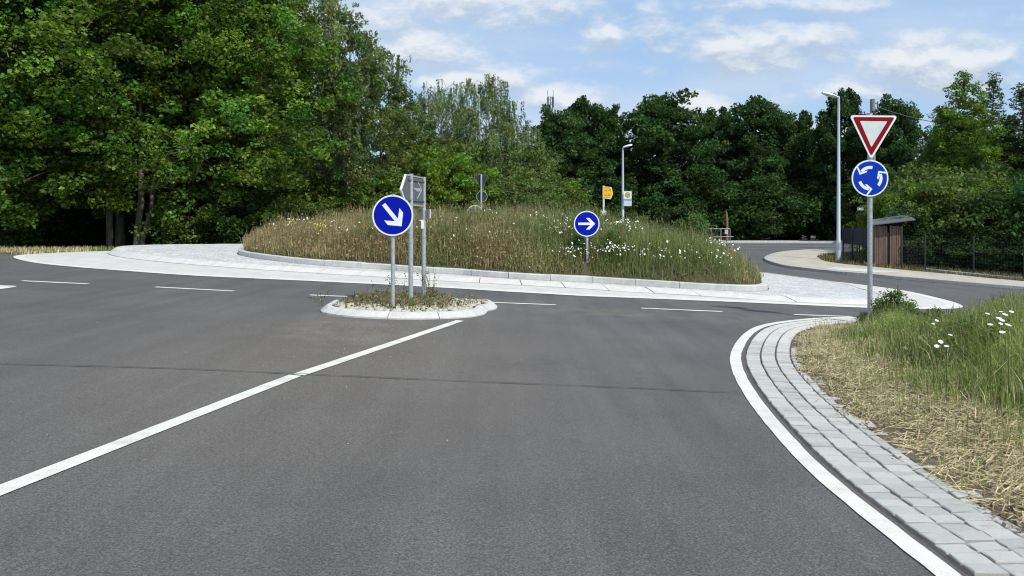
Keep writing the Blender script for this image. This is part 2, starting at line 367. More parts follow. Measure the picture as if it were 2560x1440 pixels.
def strip(path, off0, off1, dz, closed=False, n_per=.25, zfn=None, jit=0.):
    """ribbon between two lateral offsets (positive = right of travel) of a smooth path, lying on the terrain"""
    P = smooth_path(path, n_per); T = np.gradient(P, axis=0); T /= np.linalg.norm(T, axis=1)[:, None]; Nn = np.c_[T[:, 1], -T[:, 0]]
    A = P + Nn * off0; B = P + Nn * off1
    if jit: A += Nn * rng.normal(0, jit, (len(P), 1)); B += Nn * rng.normal(0, jit, (len(P), 1))
    zfn = zfn or terr
    V = np.r_[np.c_[A, zfn(A[:, 0], A[:, 1]) + dz], np.c_[B, zfn(B[:, 0], B[:, 1]) + dz]]; n = len(P)
    i = np.arange(n - 1); return V, np.c_[i, i + n, i + n + 1, i + 1]
def smooth_path(pts, step=.25):
    P = np.array(pts, float)
    if len(P) == 2:
        n = max(2, int(np.linalg.norm(P[1] - P[0]) / step) + 1); return P[0] + (P[1] - P[0]) * np.linspace(0, 1, n)[:, None]
    Q = np.r_[[2 * P[0] - P[1]], P, [2 * P[-1] - P[-2]]]; out = []
    for i in range(1, len(Q) - 2):
        n = max(2, int(np.linalg.norm(Q[i + 1] - Q[i]) / step) + 1); t = np.linspace(0, 1, n, endpoint=False)[:, None]
        out.append(.5 * (2 * Q[i] + (Q[i + 1] - Q[i - 1]) * t + (2 * Q[i - 1] - 5 * Q[i] + 4 * Q[i + 1] - Q[i + 2]) * t ** 2 + (3 * Q[i] - Q[i - 1] - 3 * Q[i + 1] + Q[i + 2]) * t ** 3))
    return np.r_[np.concatenate(out), [P[-1]]]
def inpoly(X, Y, poly):
    P = np.array(poly); ins = np.zeros(np.shape(X), bool); j = len(P) - 1
    for i in range(len(P)):
        c = ((P[i, 1] > Y) != (P[j, 1] > Y)) & (X < (P[j, 0] - P[i, 0]) * (Y - P[i, 1]) / (P[j, 1] - P[i, 1] + 1e-12) + P[i, 0]); ins ^= c; j = i
    return ins
def polysheet(poly, dz, thick=0., step=.5, zfn=None):
    """sheet that fills a polygon on the terrain, outline exact, inside meshed finely, optional vertical rim"""
    import bmesh
    zfn = zfn or terr
    P = np.array(poly, float); bm = bmesh.new()
    dense = []
    for i in range(len(P)):
        a, b = P[i], P[(i + 1) % len(P)]; n = max(1, int(np.linalg.norm(b - a) / step))
        dense += [tuple(a + (b - a) * k / n) for k in range(n)]
    vs_ = [bm.verts.new((x, y, 0)) for x, y in dense]; bm.faces.new(vs_)
    x0, y0 = P.min(0); x1, y1 = P.max(0)
    for x in np.arange(x0 + step * .5, x1, step): bmesh.ops.bisect_plane(bm, geom=bm.verts[:] + bm.edges[:] + bm.faces[:], plane_co=(x, 0, 0), plane_no=(1, 0, 0))
    for y in np.arange(y0 + step * .5, y1, step): bmesh.ops.bisect_plane(bm, geom=bm.verts[:] + bm.edges[:] + bm.faces[:], plane_co=(0, y, 0), plane_no=(0, 1, 0))
    bmesh.ops.recalc_face_normals(bm, faces=bm.faces)
    if bm.faces and next(iter(bm.faces)).normal.z < 0: bmesh.ops.reverse_faces(bm, faces=bm.faces)
    if thick:
        be = [e for e in bm.edges if e.is_boundary]; r = bmesh.ops.extrude_edge_only(bm, edges=be); low = {v for v in r['geom'] if isinstance(v, bmesh.types.BMVert)}
    else: low = set()
    for v in bm.verts: v.co.z = float(zfn(v.co.x, v.co.y)) + dz - (thick if v in low else 0)
    bmesh.ops.recalc_face_normals(bm, faces=bm.faces)
    me = bpy.data.meshes.new('sheet'); bm.to_mesh(me); bm.free(); return me

# ------------------------------------------------------------------ ground and road
gx = np.unique(np.round(np.r_[np.arange(-46, 46, .7), -np.geomspace(46, 900, 22), np.geomspace(46, 900, 22)], 2))
gy = np.unique(np.round(np.r_[np.arange(-10, 92, .7), np.geomspace(92, 1300, 20), -np.geomspace(10, 300, 10)], 2))
GX, GY = np.meshgrid(gx, gy, indexing='ij')
def gridmesh(X, Y, Z, keep=None):
    n, m = X.shape; V = np.c_[X.ravel(), Y.ravel(), Z.ravel()]
    i, j = np.meshgrid(np.arange(n - 1), np.arange(m - 1), indexing='ij'); q = (i * m + j).ravel()
    Fq = np.c_[q, q + m, q + m + 1, q + 1]
    if keep is not None: Fq = Fq[keep.ravel()]
    return V, Fq
V, Fq = gridmesh(GX, GY, terr(GX, GY) - .07)
link('ground', npmesh('ground', V, Fq, smooth=True), M_GROUND, kind='structure')

LINE = [(2.1, -4), (1.9, 0), (1.8, 1.8), (1.78, 3.24), (1.80, 4.9), (2.14, 7.3), (2.69, 9.38), (3.76, 11.84), (5.03, 13.27), (6.22, 14.01), (8.0, 14.45), (10.5, 14.4), (13, 15.3), (17, 17.8), (30, 22)]
LP = smooth_path(LINE, .1)
LT = np.gradient(LP, axis=0); LT /= np.linalg.norm(LT, axis=1)[:, None]; LNn = np.c_[LT[:, 1], -LT[:, 0]]
def line_off(o): return LP + LNn * o
VERGE = [tuple(p) for p in line_off(.70)[::4]] + [(34, 15), (34, -6), (2.9, -6)]
PK = [(30, 17.5), (22, 21.6), (16.59, 24.6), (13.8, 26.73), (12.82, 27.65), (11.99, 28.42), (11.18, 29.72), (10.85, 31.18), (11.3, 34.4), (13.0, 38.2), (15.2, 41.0), (18, 42.6), (24, 43.6), (32, 44)]
PB = [(32, 41.6), (24, 41.2), (18.5, 40.2), (15.06, 37.4), (13.98, 34.94), (13.63, 33.16), (13.95, 31.89), (14.62, 31.01), (15.36, 29.77), (16.44, 28.7), (17.9, 26.85), (23, 23.4), (31, 19.3)]
pk = smooth_path(PK, .4); pb = smooth_path(PB, .4)
ax = np.arange(-32, 40, .5); ay = np.arange(-9, 70, .5); AX, AY = np.meshgrid(ax, ay, indexing='ij')
cx_, cy_ = (AX[:-1, :-1] + .25), (AY[:-1, :-1] + .25)
ang, rr = polar(cx_, cy_)
keep = ((cy_ < 20.6) & (cx_ > -31)) | ((rr < rO(ang) + 3.2)) | inpoly(cx_, cy_, [(4, 26), (40, 12), (40, 59.2), (9, 59.2), (7, 45), (5, 32)])
keep &= ~inpoly(cx_, cy_, [(v[0], v[1]) for v in line_off(1.6)[::6]] + [(60, 18), (60, -9), (4.5, -9)])
keep &= ~inpoly(cx_, cy_, [(x - .0, y) for x, y in [(40, 40), (24, 40.4), (19, 39.6), (16, 37), (14.9, 34.5), (14.5, 33), (15.4, 31), (17, 29.6), (19, 27), (24, 24), (40, 16)]])
V, Fq = gridmesh(AX, AY, terr(AX, AY), keep)
road = link('road', npmesh('road', V, Fq, smooth=True), M_ASPH, kind='structure')
def on_road(name, path, o0, o1, m, dz=.006, **k):
    V, Fq = strip(path, o0, o1, dz, n_per=.2, **k); return link(name, npmesh(name, V, Fq), m, road)
on_road('edge_line', [tuple(p) for p in LP if -4 < p[1] < 14.06 and p[0] < 6.4][::5], 0, .12, M_PAINT, jit=.002)
ca = np.array(at(740, 939)); cb = np.array(at(1150, 802)); cc = np.array(at(0, 1228)); ce = cc + (cc - ca) * 1.2
for a_, b_ in ((ce, ca - (ca - cc) * .004), (ca + (cb - ca) * .004 + np.array([.012, 0]), cb)): on_road('centre_line', [tuple(a_), tuple(b_)], -.06, .06, M_PAINT, jit=.0015)
for x0, x1 in ((55, 220), (388, 585), (773, 872), (1230, 1390), (1603, 1806), (1985, 2128)):
    ya = np.interp(x0, [55, 388, 773, 1230, 1603, 1985, 2120], [702.5, 718, 738, 756.5, 771, 787, 792]); yb = np.interp(x1, [55, 388, 773, 1230, 1603, 1985, 2120], [702.5, 718, 738, 756.5, 771, 787, 792])
    on_road('give_way_dash', [at(x0, ya), at(x1, yb)], -.065, .065, M_PAINT, jit=.002)
# marking of the next arm at the left edge of the picture
lx, ly = at(-8, 721)
pr = [(lx + .13 * math.cos(t), ly + .45 * math.sin(t)) for t in np.linspace(-math.pi / 2, math.pi / 2, 12)] + [(lx - 2.2, ly + .45), (lx - 2.2, ly - .45)]
link('arm_marking', polysheet(pr, .006), M_PAINT, road)
seam = [at(-40, 911), at(380, 921), at(740, 936), at(1100, 952), at(1500, 968), at(1850, 984)]
on_road('tar_seam', seam, -.007, .007, M_JOINT, dz=.010, jit=.003)
# lane markings of the road leaving at the back right
on_road('far_edge_line', [(11.5, 51.5), (16, 50.8), (24, 50.4), (38, 50.4)], -.12, .12, M_PAINT)
for k in range(7):
    x = 13.2 + k * 2.6; on_road('far_lane_dash', [(x, 44.6 + .25 * min(k, 4)), (x + 1.5, 44.75 + .25 * min(k, 4))], -.09, .09, M_PAINT_OLD)

# ------------------------------------------------------------------ roundabout
apron = thing('roundabout_apron', '', ''); del apron['label'], apron['category']; apron['kind'] = 'structure'
def ringmesh(name, fa, fb, za, zb, m, parent, n=360, segs=1, **props):
    a = np.linspace(-math.pi, math.pi, n, endpoint=False); Vs = []
    for k in range(segs + 1):
        t = k / segs; r = fa(a) * (1 - t) + fb(a) * t; X = CX + r * np.cos(a); Y = CY + r * np.sin(a)
        Vs.append(np.c_[X, Y, za(X, Y) * (1 - t) + zb(X, Y) * t])
    Fs = []
    i = np.arange(n); j = (i + 1) % n
    for k in range(segs): Fs.append(np.c_[k * n + i, (k) * n + j, (k + 1) * n + j, (k + 1) * n + i])
    return link(name, npmesh(name, np.concatenate(Vs), np.concatenate(Fs)), m, parent, **props)
def zz(d): return lambda X, Y: terr(X, Y) + d
zup = lambda X, Y: terr(X, Y) + up_dz(X, Y)
wb = lambda a: np.minimum(.26 + .1 * np.clip(np.cos(a), 0, 1), .4)
ringmesh('edge_band', lambda a: rO(a), lambda a: rO(a) - wb(a), zz(.008), zz(.02), M_PAINT, apron)
ringmesh('lower_paving', lambda a: rO(a) - wb(a), lambda a: np.minimum(rT(a) + .02, rO(a) - wb(a) - .01), zz(.018), zz(.022), M_CONC, apron, segs=4)
ringmesh('upper_paving', lambda a: S_in(a) + .03, lambda a: np.minimum(rK(a) + .02, S_in(a) - .02), lambda X, Y: zup(X, Y) - .006, lambda X, Y: zup(X, Y), M_COBSLAB, apron, segs=10)
ringmesh('kerb_footing', lambda a: rT(a) + .03, lambda a: S_in(a) - .01, zz(.012), lambda X, Y: zup(X, Y) - .02, M_SAND, apron)
def ring_blocks(name, fo, fi, length, m, parent, prof, gap=.012, seed=1):
    """blocks laid along a ring; prof(X,Y, s) gives height at outer(s=0) / top-outer / top-inner"""
    rg = np.random.default_rng(seed)
    a = np.linspace(-math.pi, math.pi, 2000); r = fo(a); X = CX + r * np.cos(a); Y = CY + r * np.sin(a)
    S = np.r_[0, np.cumsum(np.hypot(np.diff(X), np.diff(Y)))]; n = int(round(S[-1] / length))
    for k in range(n):
        s0, s1 = S[-1] * k / n + gap / 2, S[-1] * (k + 1) / n - gap / 2; aa = np.interp(np.linspace(s0, s1, 5), S, a)
        dj = rg.normal(0, .004); zj = rg.normal(0, .0035); Vb = []
        for t in aa:
            c, s_ = math.cos(t), math.sin(t); Ro, Ri = float(fo(t)) + dj, float(fi(t))
            for (q, h) in prof:
                rr_ = Ro + (Ri - Ro) * q; x, y = CX + rr_ * c, CY + rr_ * s_; Vb.append((x, y, h(x, y) + zj))
        p = len(prof); Fb = []
        for i in range(4):
            for j in range(p - 1): Fb.append((i * p + j, i * p + j + 1, (i + 1) * p + j + 1, (i + 1) * p + j))
        Fb.append(tuple(range(p))[::-1]); Fb.append(tuple(range(4 * p, 5 * p)))
        me = bpy.data.meshes.new(name); me.from_pydata(Vb, [], Fb); me.update()
        cen = np.mean(Vb, 0); me.transform(Matrix.Translation(-Vector(cen)))
        o = link(name, me, m, parent); o.location = cen
hT = zz(.012); 
ring_blocks('sloped_kerb_stone', lambda a: rT(a), lambda a: S_in(a), 1.0, M_CONC, apron,
            [(0, lambda x, y: terr(x, y) - .03), (0, lambda x, y: terr(x, y) + .035), (.62, lambda x, y: zup(x, y) - .012), (.75, lambda x, y: zup(x, y) + .003), (1, lambda x, y: zup(x, y) + .006), (1, lambda x, y: zup(x, y) - .06)], gap=.02)
bed = thing('flower_bed', '', ''); del bed['label'], bed['category']; bed['kind'] = 'structure'
ring_blocks('kerb_stone', lambda a: rK(a), lambda a: rK(a) - .15, 1.0, M_CONC2, bed,
            [(0, lambda x, y: zup(x, y) - .05), (0, lambda x, y: zup(x, y) + .125), (.14, lambda x, y: zup(x, y) + .143), (1, lambda x, y: zup(x, y) + .146), (1, lambda x, y: zup(x, y) - .05)], gap=.014, seed=3)
ringmesh('soil_mound', lambda a: rK(a) - .12, lambda a: a * 0 + .01, mound, mound, M_BEDSOIL, bed, segs=1)
# proper domed soil
a_ = np.linspace(-math.pi, math.pi, 160, endpoint=False); Vm = []; nr = 16
for k in range(nr):
    q = 1 - k / nr; r = (rK(a_) - .14) * q; X = CX + r * np.cos(a_); Y = CY + r * np.sin(a_); Vm.append(np.c_[X, Y, mound(X, Y)])
i = np.arange(160); j = (i + 1) % 160; Fm = np.concatenate([np.c_[k * 160 + i, k * 160 + j, (k + 1) * 160 + j, (k + 1) * 160 + i] for k in range(nr - 1)])
old = [o for o in bed.children if o.name.startswith('soil_mound')][0]; bpy.data.objects.remove(old)
link('soil_mound', npmesh('soil_mound', np.concatenate(Vm), Fm, smooth=True), M_BEDSOIL, bed)

# ------------------------------------------------------------------ traffic island
isl = thing('traffic_island', '', ''); del isl['label'], isl['category']; isl['kind'] = 'structure'
IP = np.array([at(806, 785), at(870, 793), at(960, 798), at(1090, 798), at(1175, 794), at(1215, 779), at(1243, 768), at(1232, 761, 0)] +
              [(-.75, 13.25), (-1.15, 13.5), (-1.8, 13.6), (-2.5, 13.35), (-2.78, 12.6), (-2.85, 11.7)])
ic = IP.mean(0)
def ring2(P, n=240):
    th = np.arctan2(P[:, 1] - ic[1], P[:, 0] - ic[0]); r = np.hypot(P[:, 0] - ic[0], P[:, 1] - ic[1]); o = np.argsort(th)
    t = np.linspace(-math.pi, math.pi, 720, endpoint=False)
    # linear interpolation of the outline itself, then light smoothing
    v = np.interp(t, th[o], r[o], period=2 * math.pi); k = np.exp(-.5 * (np.arange(-24, 25) / 4.) ** 2); k /= k.sum()
    v = np.convolve(np.r_[v[-24:], v, v[:24]], k, 'valid'); return lambda a: np.interp(a, t, v, period=2 * math.pi)
rI = ring2(IP)
a = np.linspace(-math.pi, math.pi, 1200); r = rI(a); X = ic[0] + r * np.cos(a); Y = ic[1] + r * np.sin(a)
S = np.r_[0, np.cumsum(np.hypot(np.diff(X), np.diff(Y)))]; nk = 12
for k in range(nk):
    aa = np.interp(np.linspace(S[-1] * k / nk + .006, S[-1] * (k + 1) / nk - .006, 6), S, a); Vb = []
    zj = rng.normal(0, .003)
    for t in aa:
        R0 = float(rI(t)); c, s_ = math.cos(t), math.sin(t)
        for rr_, h in ((R0, -.03), (R0, .02), (R0 - .09, .085), (R0 - .11, .093), (R0 - .17, .095), (R0 - .17, .03)):
            x, y = ic[0] + rr_ * c, ic[1] + rr_ * s_; Vb.append((x, y, tz(x, y) + h + zj))
    p = 6; Fb = [(i * p + j, i * p + j + 1, (i + 1) * p + j + 1, (i + 1) * p + j) for i in range(5) for j in range(p - 1)] + [tuple(range(p))[::-1], tuple(range(5 * p, 6 * p))]
    me = bpy.data.meshes.new('kerb_stone'); me.from_pydata(Vb, [], Fb); me.update(); cen = np.mean(Vb, 0); me.transform(Matrix.Translation(-Vector(cen)))
    link('kerb_stone', me, M_CONC2, isl).location = cen
th = np.linspace(-math.pi, math.pi, 64, endpoint=False); rr_ = rI(th) - .15
link('filling', polysheet([(ic[0] + q * math.cos(t), ic[1] + q * math.sin(t)) for t, q in zip(th, rr_)], .072), M_SAND, isl)
# pale rounded cobbles set by hand
cob = []
for s_ in range(5):
    rg = np.random.default_rng(50 + s_); n1, n2 = 8, 4; v = []; f = []
    for i in range(n2 + 1):
        ph = math.pi / 2 * i / n2
        for j in range(n1):
            t = 2 * math.pi * j / n1; k = 1 + rg.normal(0, .09)
            v.append((.5 * math.cos(t) * math.cos(ph) ** .55 * k, .5 * math.sin(t) * math.cos(ph) ** .55 * k, .42 * math.sin(ph) ** .8 + rg.normal(0, .02)))
    for i in range(n2):
        for j in range(n1): f.append((i * n1 + j, i * n1 + (j + 1) % n1, (i + 1) * n1 + (j + 1) % n1, (i + 1) * n1 + j))
    me = bpy.data.meshes.new('cobblestone'); me.from_pydata(v, [], f); me.validate(); me.polygons.foreach_set('use_smooth', [True] * len(me.polygons)); me.update(); cob.append(me)
M_COB = mat('pale_field_stone', rough=.85, build=wear((.62, .58, .48), (.42, .39, .32), 2.2, .4, .4, .1, (.3, .26, .18)))
POLES = []
y = 11.1
while y < 13.6:
    x = -3.1
    while x < -.1:
        xx, yy = x + rng.normal(0, .018), y + rng.normal(0, .018); t, q = math.atan2(yy - ic[1], xx - ic[0]), math.hypot(xx - ic[0], yy - ic[1])
        w_, l_ = rng.uniform(.10, .17), rng.uniform(.10, .155)
        if q < float(rI(t)) - .23:
            o = link('cobblestone', random.choice(cob), M_COB, isl); o.location = (xx, yy, tz(xx, yy) + .068); o.rotation_euler = (rng.normal(0, .1), rng.normal(0, .1), rng.uniform(0, 6.28)); o.scale = (w_, l_, rng.uniform(.06, .11))
        x += w_ * .98
    y += .135

# ------------------------------------------------------------------ sett strip and verge on the right
sett_strip = thing('sett_strip', '', ''); del sett_strip['label'], sett_strip['category']; sett_strip['kind'] = 'structure'
sel = [tuple(p) for p in LP if p[1] > -4 and p[0] < 8.5][::6]
V, Fq = strip(sel, .162, 1.25, .003, n_per=.2); link('paving_bed', npmesh('paving_bed', V, Fq), M_SAND, sett_strip)
cums = np.r_[0, np.cumsum(np.hypot(*np.diff(LP, axis=0).T))]
s_start = float(np.interp(2.4, LP[:200, 1], cums[:200]))
setts = []
for s_ in range(6):
    rg = np.random.default_rng(80 + s_); v = []
    g = [-.5, -.465, 0, .465, .5]
    for yy in g:
        for xx in g:
            e = max(abs(xx), abs(yy)) > .47; v.append((xx + rg.normal(0, .012), yy + rg.normal(0, .012), (-.09 if e else 0) + rg.normal(0, .012)))
    f = [(i * 5 + j, i * 5 + j + 1, i * 5 + j + 6, i * 5 + j + 5) for i in range(4) for j in range(4)]
    b0 = len(v); edge = [0, 1, 2, 3, 4, 9, 14, 19, 24, 23, 22, 21, 20, 15, 10, 5]
    v += [(v[e][0], v[e][1], -.5) for e in edge]; f += [(edge[k], b0 + k, b0 + (k + 1) % 16, edge[(k + 1) % 16]) for k in range(16)]
    me = bpy.data.meshes.new('sett'); me.from_pydata(v, [], f); me.update(); setts.append(me)
    me.materials.append(mat('granite_%d' % (s_ % 3), rough=.8, build=wear(*[((.76, .745, .69), (.62, .605, .56)), ((.70, .685, .64), (.55, .54, .505)), ((.82, .80, .74), (.67, .655, .61))][s_ % 3], 3.5, 1.3, .6, .03, (.25, .225, .18))))
PITCH = .112; rest = MB(); cnt = 0
for row in range(6):
    s = s_start + rng.uniform(0, .1) + (row % 2) * .04
    while s < s_start + 15.5:
        o_ = .168 + .166 * row + .083; x = float(np.interp(s, cums, LP[:, 0])); y = float(np.interp(s, cums, LP[:, 1])); nx = float(np.interp(s, cums, LNn[:, 0])); ny = float(np.interp(s, cums, LNn[:, 1]))
        curv = 1.0
        l = PITCH * rng.uniform(.88, 1.12); w_ = .145
        px, py = x + nx * o_, y + ny * o_
        ok = row < 3 or (row == 3 and y < 9.9) or (row == 4 and 7.3 < y < 9.5) or (row == 5 and 8 < y < 9.3)
        if ok:
            ang_ = math.atan2(ny, nx)
            if s < s_start + 8.0:
                ob = link('sett', random.choice(setts), None, sett_strip); cnt += 1
                ob.location = (px, py, tz(px, py) + .020 + rng.normal(0, .003)); ob.rotation_euler = (rng.normal(0, .015), .01 + rng.normal(0, .015), ang_ + rng.normal(0, .02)); ob.scale = (w_, l - .013, .06)
            else: rest.box((px, py, tz(px, py) + .004), (w_, l - .014, .024), ang_)
        s += l
rest.build('sett_row', MATS['granite_0'], sett_strip, kind='stuff')
def vz(X, Y):                           # verge surface: rises gently away from the paving
    d = np.min(np.hypot(np.asarray(X)[..., None] - LP[::8, 0], np.asarray(Y)[..., None] - LP[::8, 1]), axis=-1)
    return terr(X, Y) + .004 + (.12 * sst(d, .72, 2.4) + .08 * sst(d, 2, 5)) * (1 - .55 * sst(Y, 9.5, 12))
verge_poly = [tuple(p) for p in line_off(.74)[::5]] + [(34, 14), (34, -6), (3.0, -6)]
link('verge', polysheet(verge_poly, .018, .06, .35, zfn=vz), M_SOIL, kind='structure')

# ------------------------------------------------------------------ pavement and far kerbs
pave = link('pavement', polysheet([tuple(p) for p in pk[::2]] + [tuple(p) for p in pb[::2]], .10, .12, 1.), M_PAVE, kind='structure')
def kerb_run(parent, path, w_, h, length, m, name='kerb_stone'):
    P = smooth_path(path, .05); S = np.r_[0, np.cumsum(np.hypot(*np.diff(P, axis=0).T))]; T = np.gradient(P, axis=0); T /= np.linalg.norm(T, axis=1)[:, None]; Nn = np.c_[T[:, 1], -T[:, 0]]
    n = int(S[-1] / length)
    for k in range(n):
        ss = np.linspace(S[-1] * k / n + .008, S[-1] * (k + 1) / n - .008, 4); v = []
        for s in ss:
            x, y = np.interp(s, S, P[:, 0]), np.interp(s, S, P[:, 1]); nx, ny = np.interp(s, S, Nn[:, 0]), np.interp(s, S, Nn[:, 1])
            for o_, hh in ((0, -.03), (0, h - .02), (.02, h), (w_, h), (w_, -.03)): v.append((x + nx * o_, y + ny * o_, tz(x, y) + hh))
        f = [(i * 5 + j, i * 5 + j + 1, (i + 1) * 5 + j + 1, (i + 1) * 5 + j) for i in range(3) for j in range(4)] + [(0, 1, 2, 3, 4)[::-1], (15, 16, 17, 18, 19)]
        me = bpy.data.meshes.new(name); me.from_pydata(v, [], f); me.update(); cen = np.mean(v, 0); me.transform(Matrix.Translation(-Vector(cen)))
        link(name, me, m, parent).location = cen
kerb_run(pave, PK, .14, .108, 1.0, M_GRANITE)
V, Fq = strip([(19.5, 23.2), (16.2, 25.0), (13.8, 26.9), (12.9, 27.8)], -.26, -.02, .007); link('gutter', npmesh('gutter', V, Fq), mat('dark_gutter', rough=.9, build=wear((.12, .12, .12), (.07, .07, .07), 5, .4)), pave)
# whitish patch and slabs on the pavement corner
link('pale_patch', polysheet([(11.95, 29.3), (12.7, 30.2), (13.6, 29.8), (14.6, 28.8), (13.6, 28.2), (12.6, 28.6)], .106), M_CONC, pave)
link('far_pavement', polysheet([(8, 58.6), (40, 58.6), (40, 62.4), (8, 62.4)], .12, .14, 2.), M_CONC, kind='structure')
fs = thing('far_kerb', '', ''); del fs['label'], fs['category']; fs['kind'] = 'structure'
kerb_run(fs, [(8, 58.45), (40, 58.45)], .14, .14, 1.2, M_CONC2)
link('left_verge', polysheet([(-45, 20.4), (-13.6, 20.2), (-13.25, 21), (-13.2, 22.5), (-13.4, 24.3), (-16, 29), (-45, 30)], .03, .05, 1.), M_SOIL, kind='structure')

# ------------------------------------------------------------------ grass and flowers
def blades(n, X, Y, Z, H, Wd, lean, cols, bend=.35, hcol=None):
    """curved tapering blades: 5 verts, 2 faces each (quad + triangle as degenerate free tris)"""
    az = rng.uniform(0, 2 * math.pi, n); ca_, sa = np.cos(az), np.sin(az)
    ln = np.abs(rng.normal(0, lean, n)) * H; la = rng.uniform(0, 2 * math.pi, n); lx, ly = ln * np.cos(la), ln * np.sin(la)
    w2 = Wd / 2
    p0 = np.c_[X - ca_ * w2, Y - sa * w2, Z - .02]; p1 = np.c_[X + ca_ * w2, Y + sa * w2, Z - .02]
    mx, my, mz = X + lx * bend, Y + ly * bend, Z + H * .6
    p2 = np.c_[mx - ca_ * w2 * .75, my - sa * w2 * .75, mz]; p3 = np.c_[mx + ca_ * w2 * .75, my + sa * w2 * .75, mz]
    p4 = np.c_[X + lx, Y + ly, Z + np.sqrt(np.maximum(H ** 2 - ln ** 2, (.3 * H) ** 2))]
    V = np.stack([p0, p1, p2, p3, p4], 1).reshape(-1, 3); b = np.arange(n)[:, None] * 5
    Ft = np.concatenate([b + [0, 1, 3], b + [0, 3, 2], b + [2, 3, 4]])
    C = np.repeat(cols, 5, axis=0); return V, Ft, C
def heads(n, P, size, cols, tilt=.45):
    """small tilted hexagon flower heads"""
    k = 6; t = np.linspace(0, 2 * math.pi, k, endpoint=False); tx = rng.normal(0, tilt, n); ty = rng.normal(-.35, tilt, n)
    V = []
    for q in t:
        dx, dy = np.cos(q) * size, np.sin(q) * size; V.append(np.c_[P[:, 0] + dx, P[:, 1] + dy, P[:, 2] + dx * tx + dy * -ty * 1.0])
    V = np.stack(V, 1).reshape(-1, 3); b = np.arange(n)[:, None] * k
    return V, np.concatenate([b + [0, 1, 2], b + [0, 2, 3], b + [0, 3, 4], b + [0, 4, 5]]), np.repeat(cols, k, axis=0)
def merge(parts):
    V = []; Fs = []; C = []; o = 0
    for v, f, c in parts: V.append(v); Fs.append(f + o); C.append(c); o += len(v)
    return np.concatenate(V), np.concatenate(Fs), np.concatenate(C)
def pick(pal, w_, n, var=.22):
    pal = np.array(pal); i = rng.choice(len(pal), n, p=np.array(w_) / sum(w_)); return pal[i] * (1 + rng.normal(0, var, (n, 1))).clip(.4, 1.8)
def vnoise(X, Y, s, seed=0):
    rg = np.random.default_rng(seed); v = 0
    for k in range(6):
        a, ph = rg.uniform(0, 6.28), rg.uniform(0, 6.28); f = s * rg.uniform(.5, 2); v = v + np.sin((X * math.cos(a) + Y * math.sin(a)) * f + ph)
    return v / 6 ** .5 / .9
def stuff(name, parts, m, label, cat, parent=None):
    V, Ft, C = merge(parts); o = link(name, npmesh(name, V, Ft, C), m, parent, kind='stuff')
    if parent is None: o['label'] = label; o['category'] = cat
    return o
# --- bed meadow
GREEN = [(.20, .24, .075), (.14, .195, .05), (.26, .265, .115), (.34, .31, .17)]
BROWN = [(.31, .215, .12), (.37, .285, .17), (.27, .225, .10), (.45, .385, .25), (.25, .25, .10)]
n = 125000
ang = rng.uniform(-math.pi, math.pi, n); q = np.sqrt(rng.uniform(0, 1, n)); r = (rK(ang) - .16) * q; X = CX + r * np.cos(ang); Y = CY + r * np.sin(ang)
k = ((Y < 25.5) | (rng.random(n) < .3)) & ~((np.abs(X - 1.78) < .07) & (Y < 18.42)); X, Y, q = X[k], Y[k], q[k]; n = len(X)
Z = mound(X, Y)
brown = np.clip(.52 - .12 * (X - .3) - .5 * sst(X, 1.0, 3.5) - .42 * sst(Z - terr(X, Y), .55, 1.0) + .28 * vnoise(X, Y, 1.6, 3), 0, 1)
brown = np.where((X > 5.2) & (vnoise(X, Y, 3, 9) > .1), np.maximum(brown, .75), brown)
H = (.40 + .10 * vnoise(X, Y, 1.3, 4) + .07 * vnoise(X, Y, 4.5, 14) + rng.normal(0, .12, n)).clip(.14, 1.0) * (1 - .5 * sst(q, .84, 1)) * (1 - .25 * sst(X, 2, 5) * sst(21 - Y, 0, 3))
cg = pick(GREEN, [4, 3, 2, 1.2], n); cb_ = pick(BROWN, [3, 2.6, 2, 1, 1.4], n); isb = rng.random(n) < brown
cols = np.where(isb[:, None], cb_, cg) * (1 + .12 * vnoise(X, Y, 2.5, 6))[:, None].clip(.6, 1.4)
parts = [blades(n, X, Y, Z, H, rng.uniform(.005, .011, n), .48, cols)]
# seed heads
m_ = 16000; i = rng.integers(0, n, m_); hx = X[i] + rng.normal(0, .05, m_); hy = Y[i] + rng.normal(0, .05, m_); hz = Z[i] + H[i] * rng.uniform(.9, 1.25, m_)
pv = blades(m_, hx, hy, hz - .05, rng.uniform(.05, .12, m_), rng.uniform(.008, .018, m_), .6, np.where((rng.random(m_) < brown[i])[:, None], pick([(.32, .20, .12), (.36, .26, .15), (.26, .16, .09)], [1.4, 2, 1.4], m_), pick([(.21, .20, .10), (.17, .19, .08)], [1, 1], m_)))
parts.append(pv)
m_ = 3200; i = rng.integers(0, n, m_)
parts.append(blades(m_, X[i] + rng.normal(0, .1, m_), Y[i], Z[i], H[i] + rng.uniform(.1, .4, m_), rng.uniform(.006, .011, m_), .22, pick([(.36, .31, .19), (.26, .26, .13), (.30, .20, .12)], [2, 2, 1], m_)))
# leafy clumps among the grass
m_ = 34000; i = rng.integers(0, n, m_); s_ = rng.uniform(.010, .024, m_)
parts.append(heads(m_, np.c_[X[i] + rng.normal(0, .04, m_), Y[i] + rng.normal(0, .04, m_), Z[i] + H[i] * rng.uniform(.15, .95, m_)], s_, np.where(isb[i][:, None], pick(BROWN, [2, 1, 3, 1, 3], m_), pick([(.07, .11, .03), (.10, .14, .05), (.05, .085, .025)], [2, 1, 2], m_))))
stuff('meadow_grass', parts, M_GRASS, 'tall brown and green meadow grass covering the roundabout bed', 'grass')
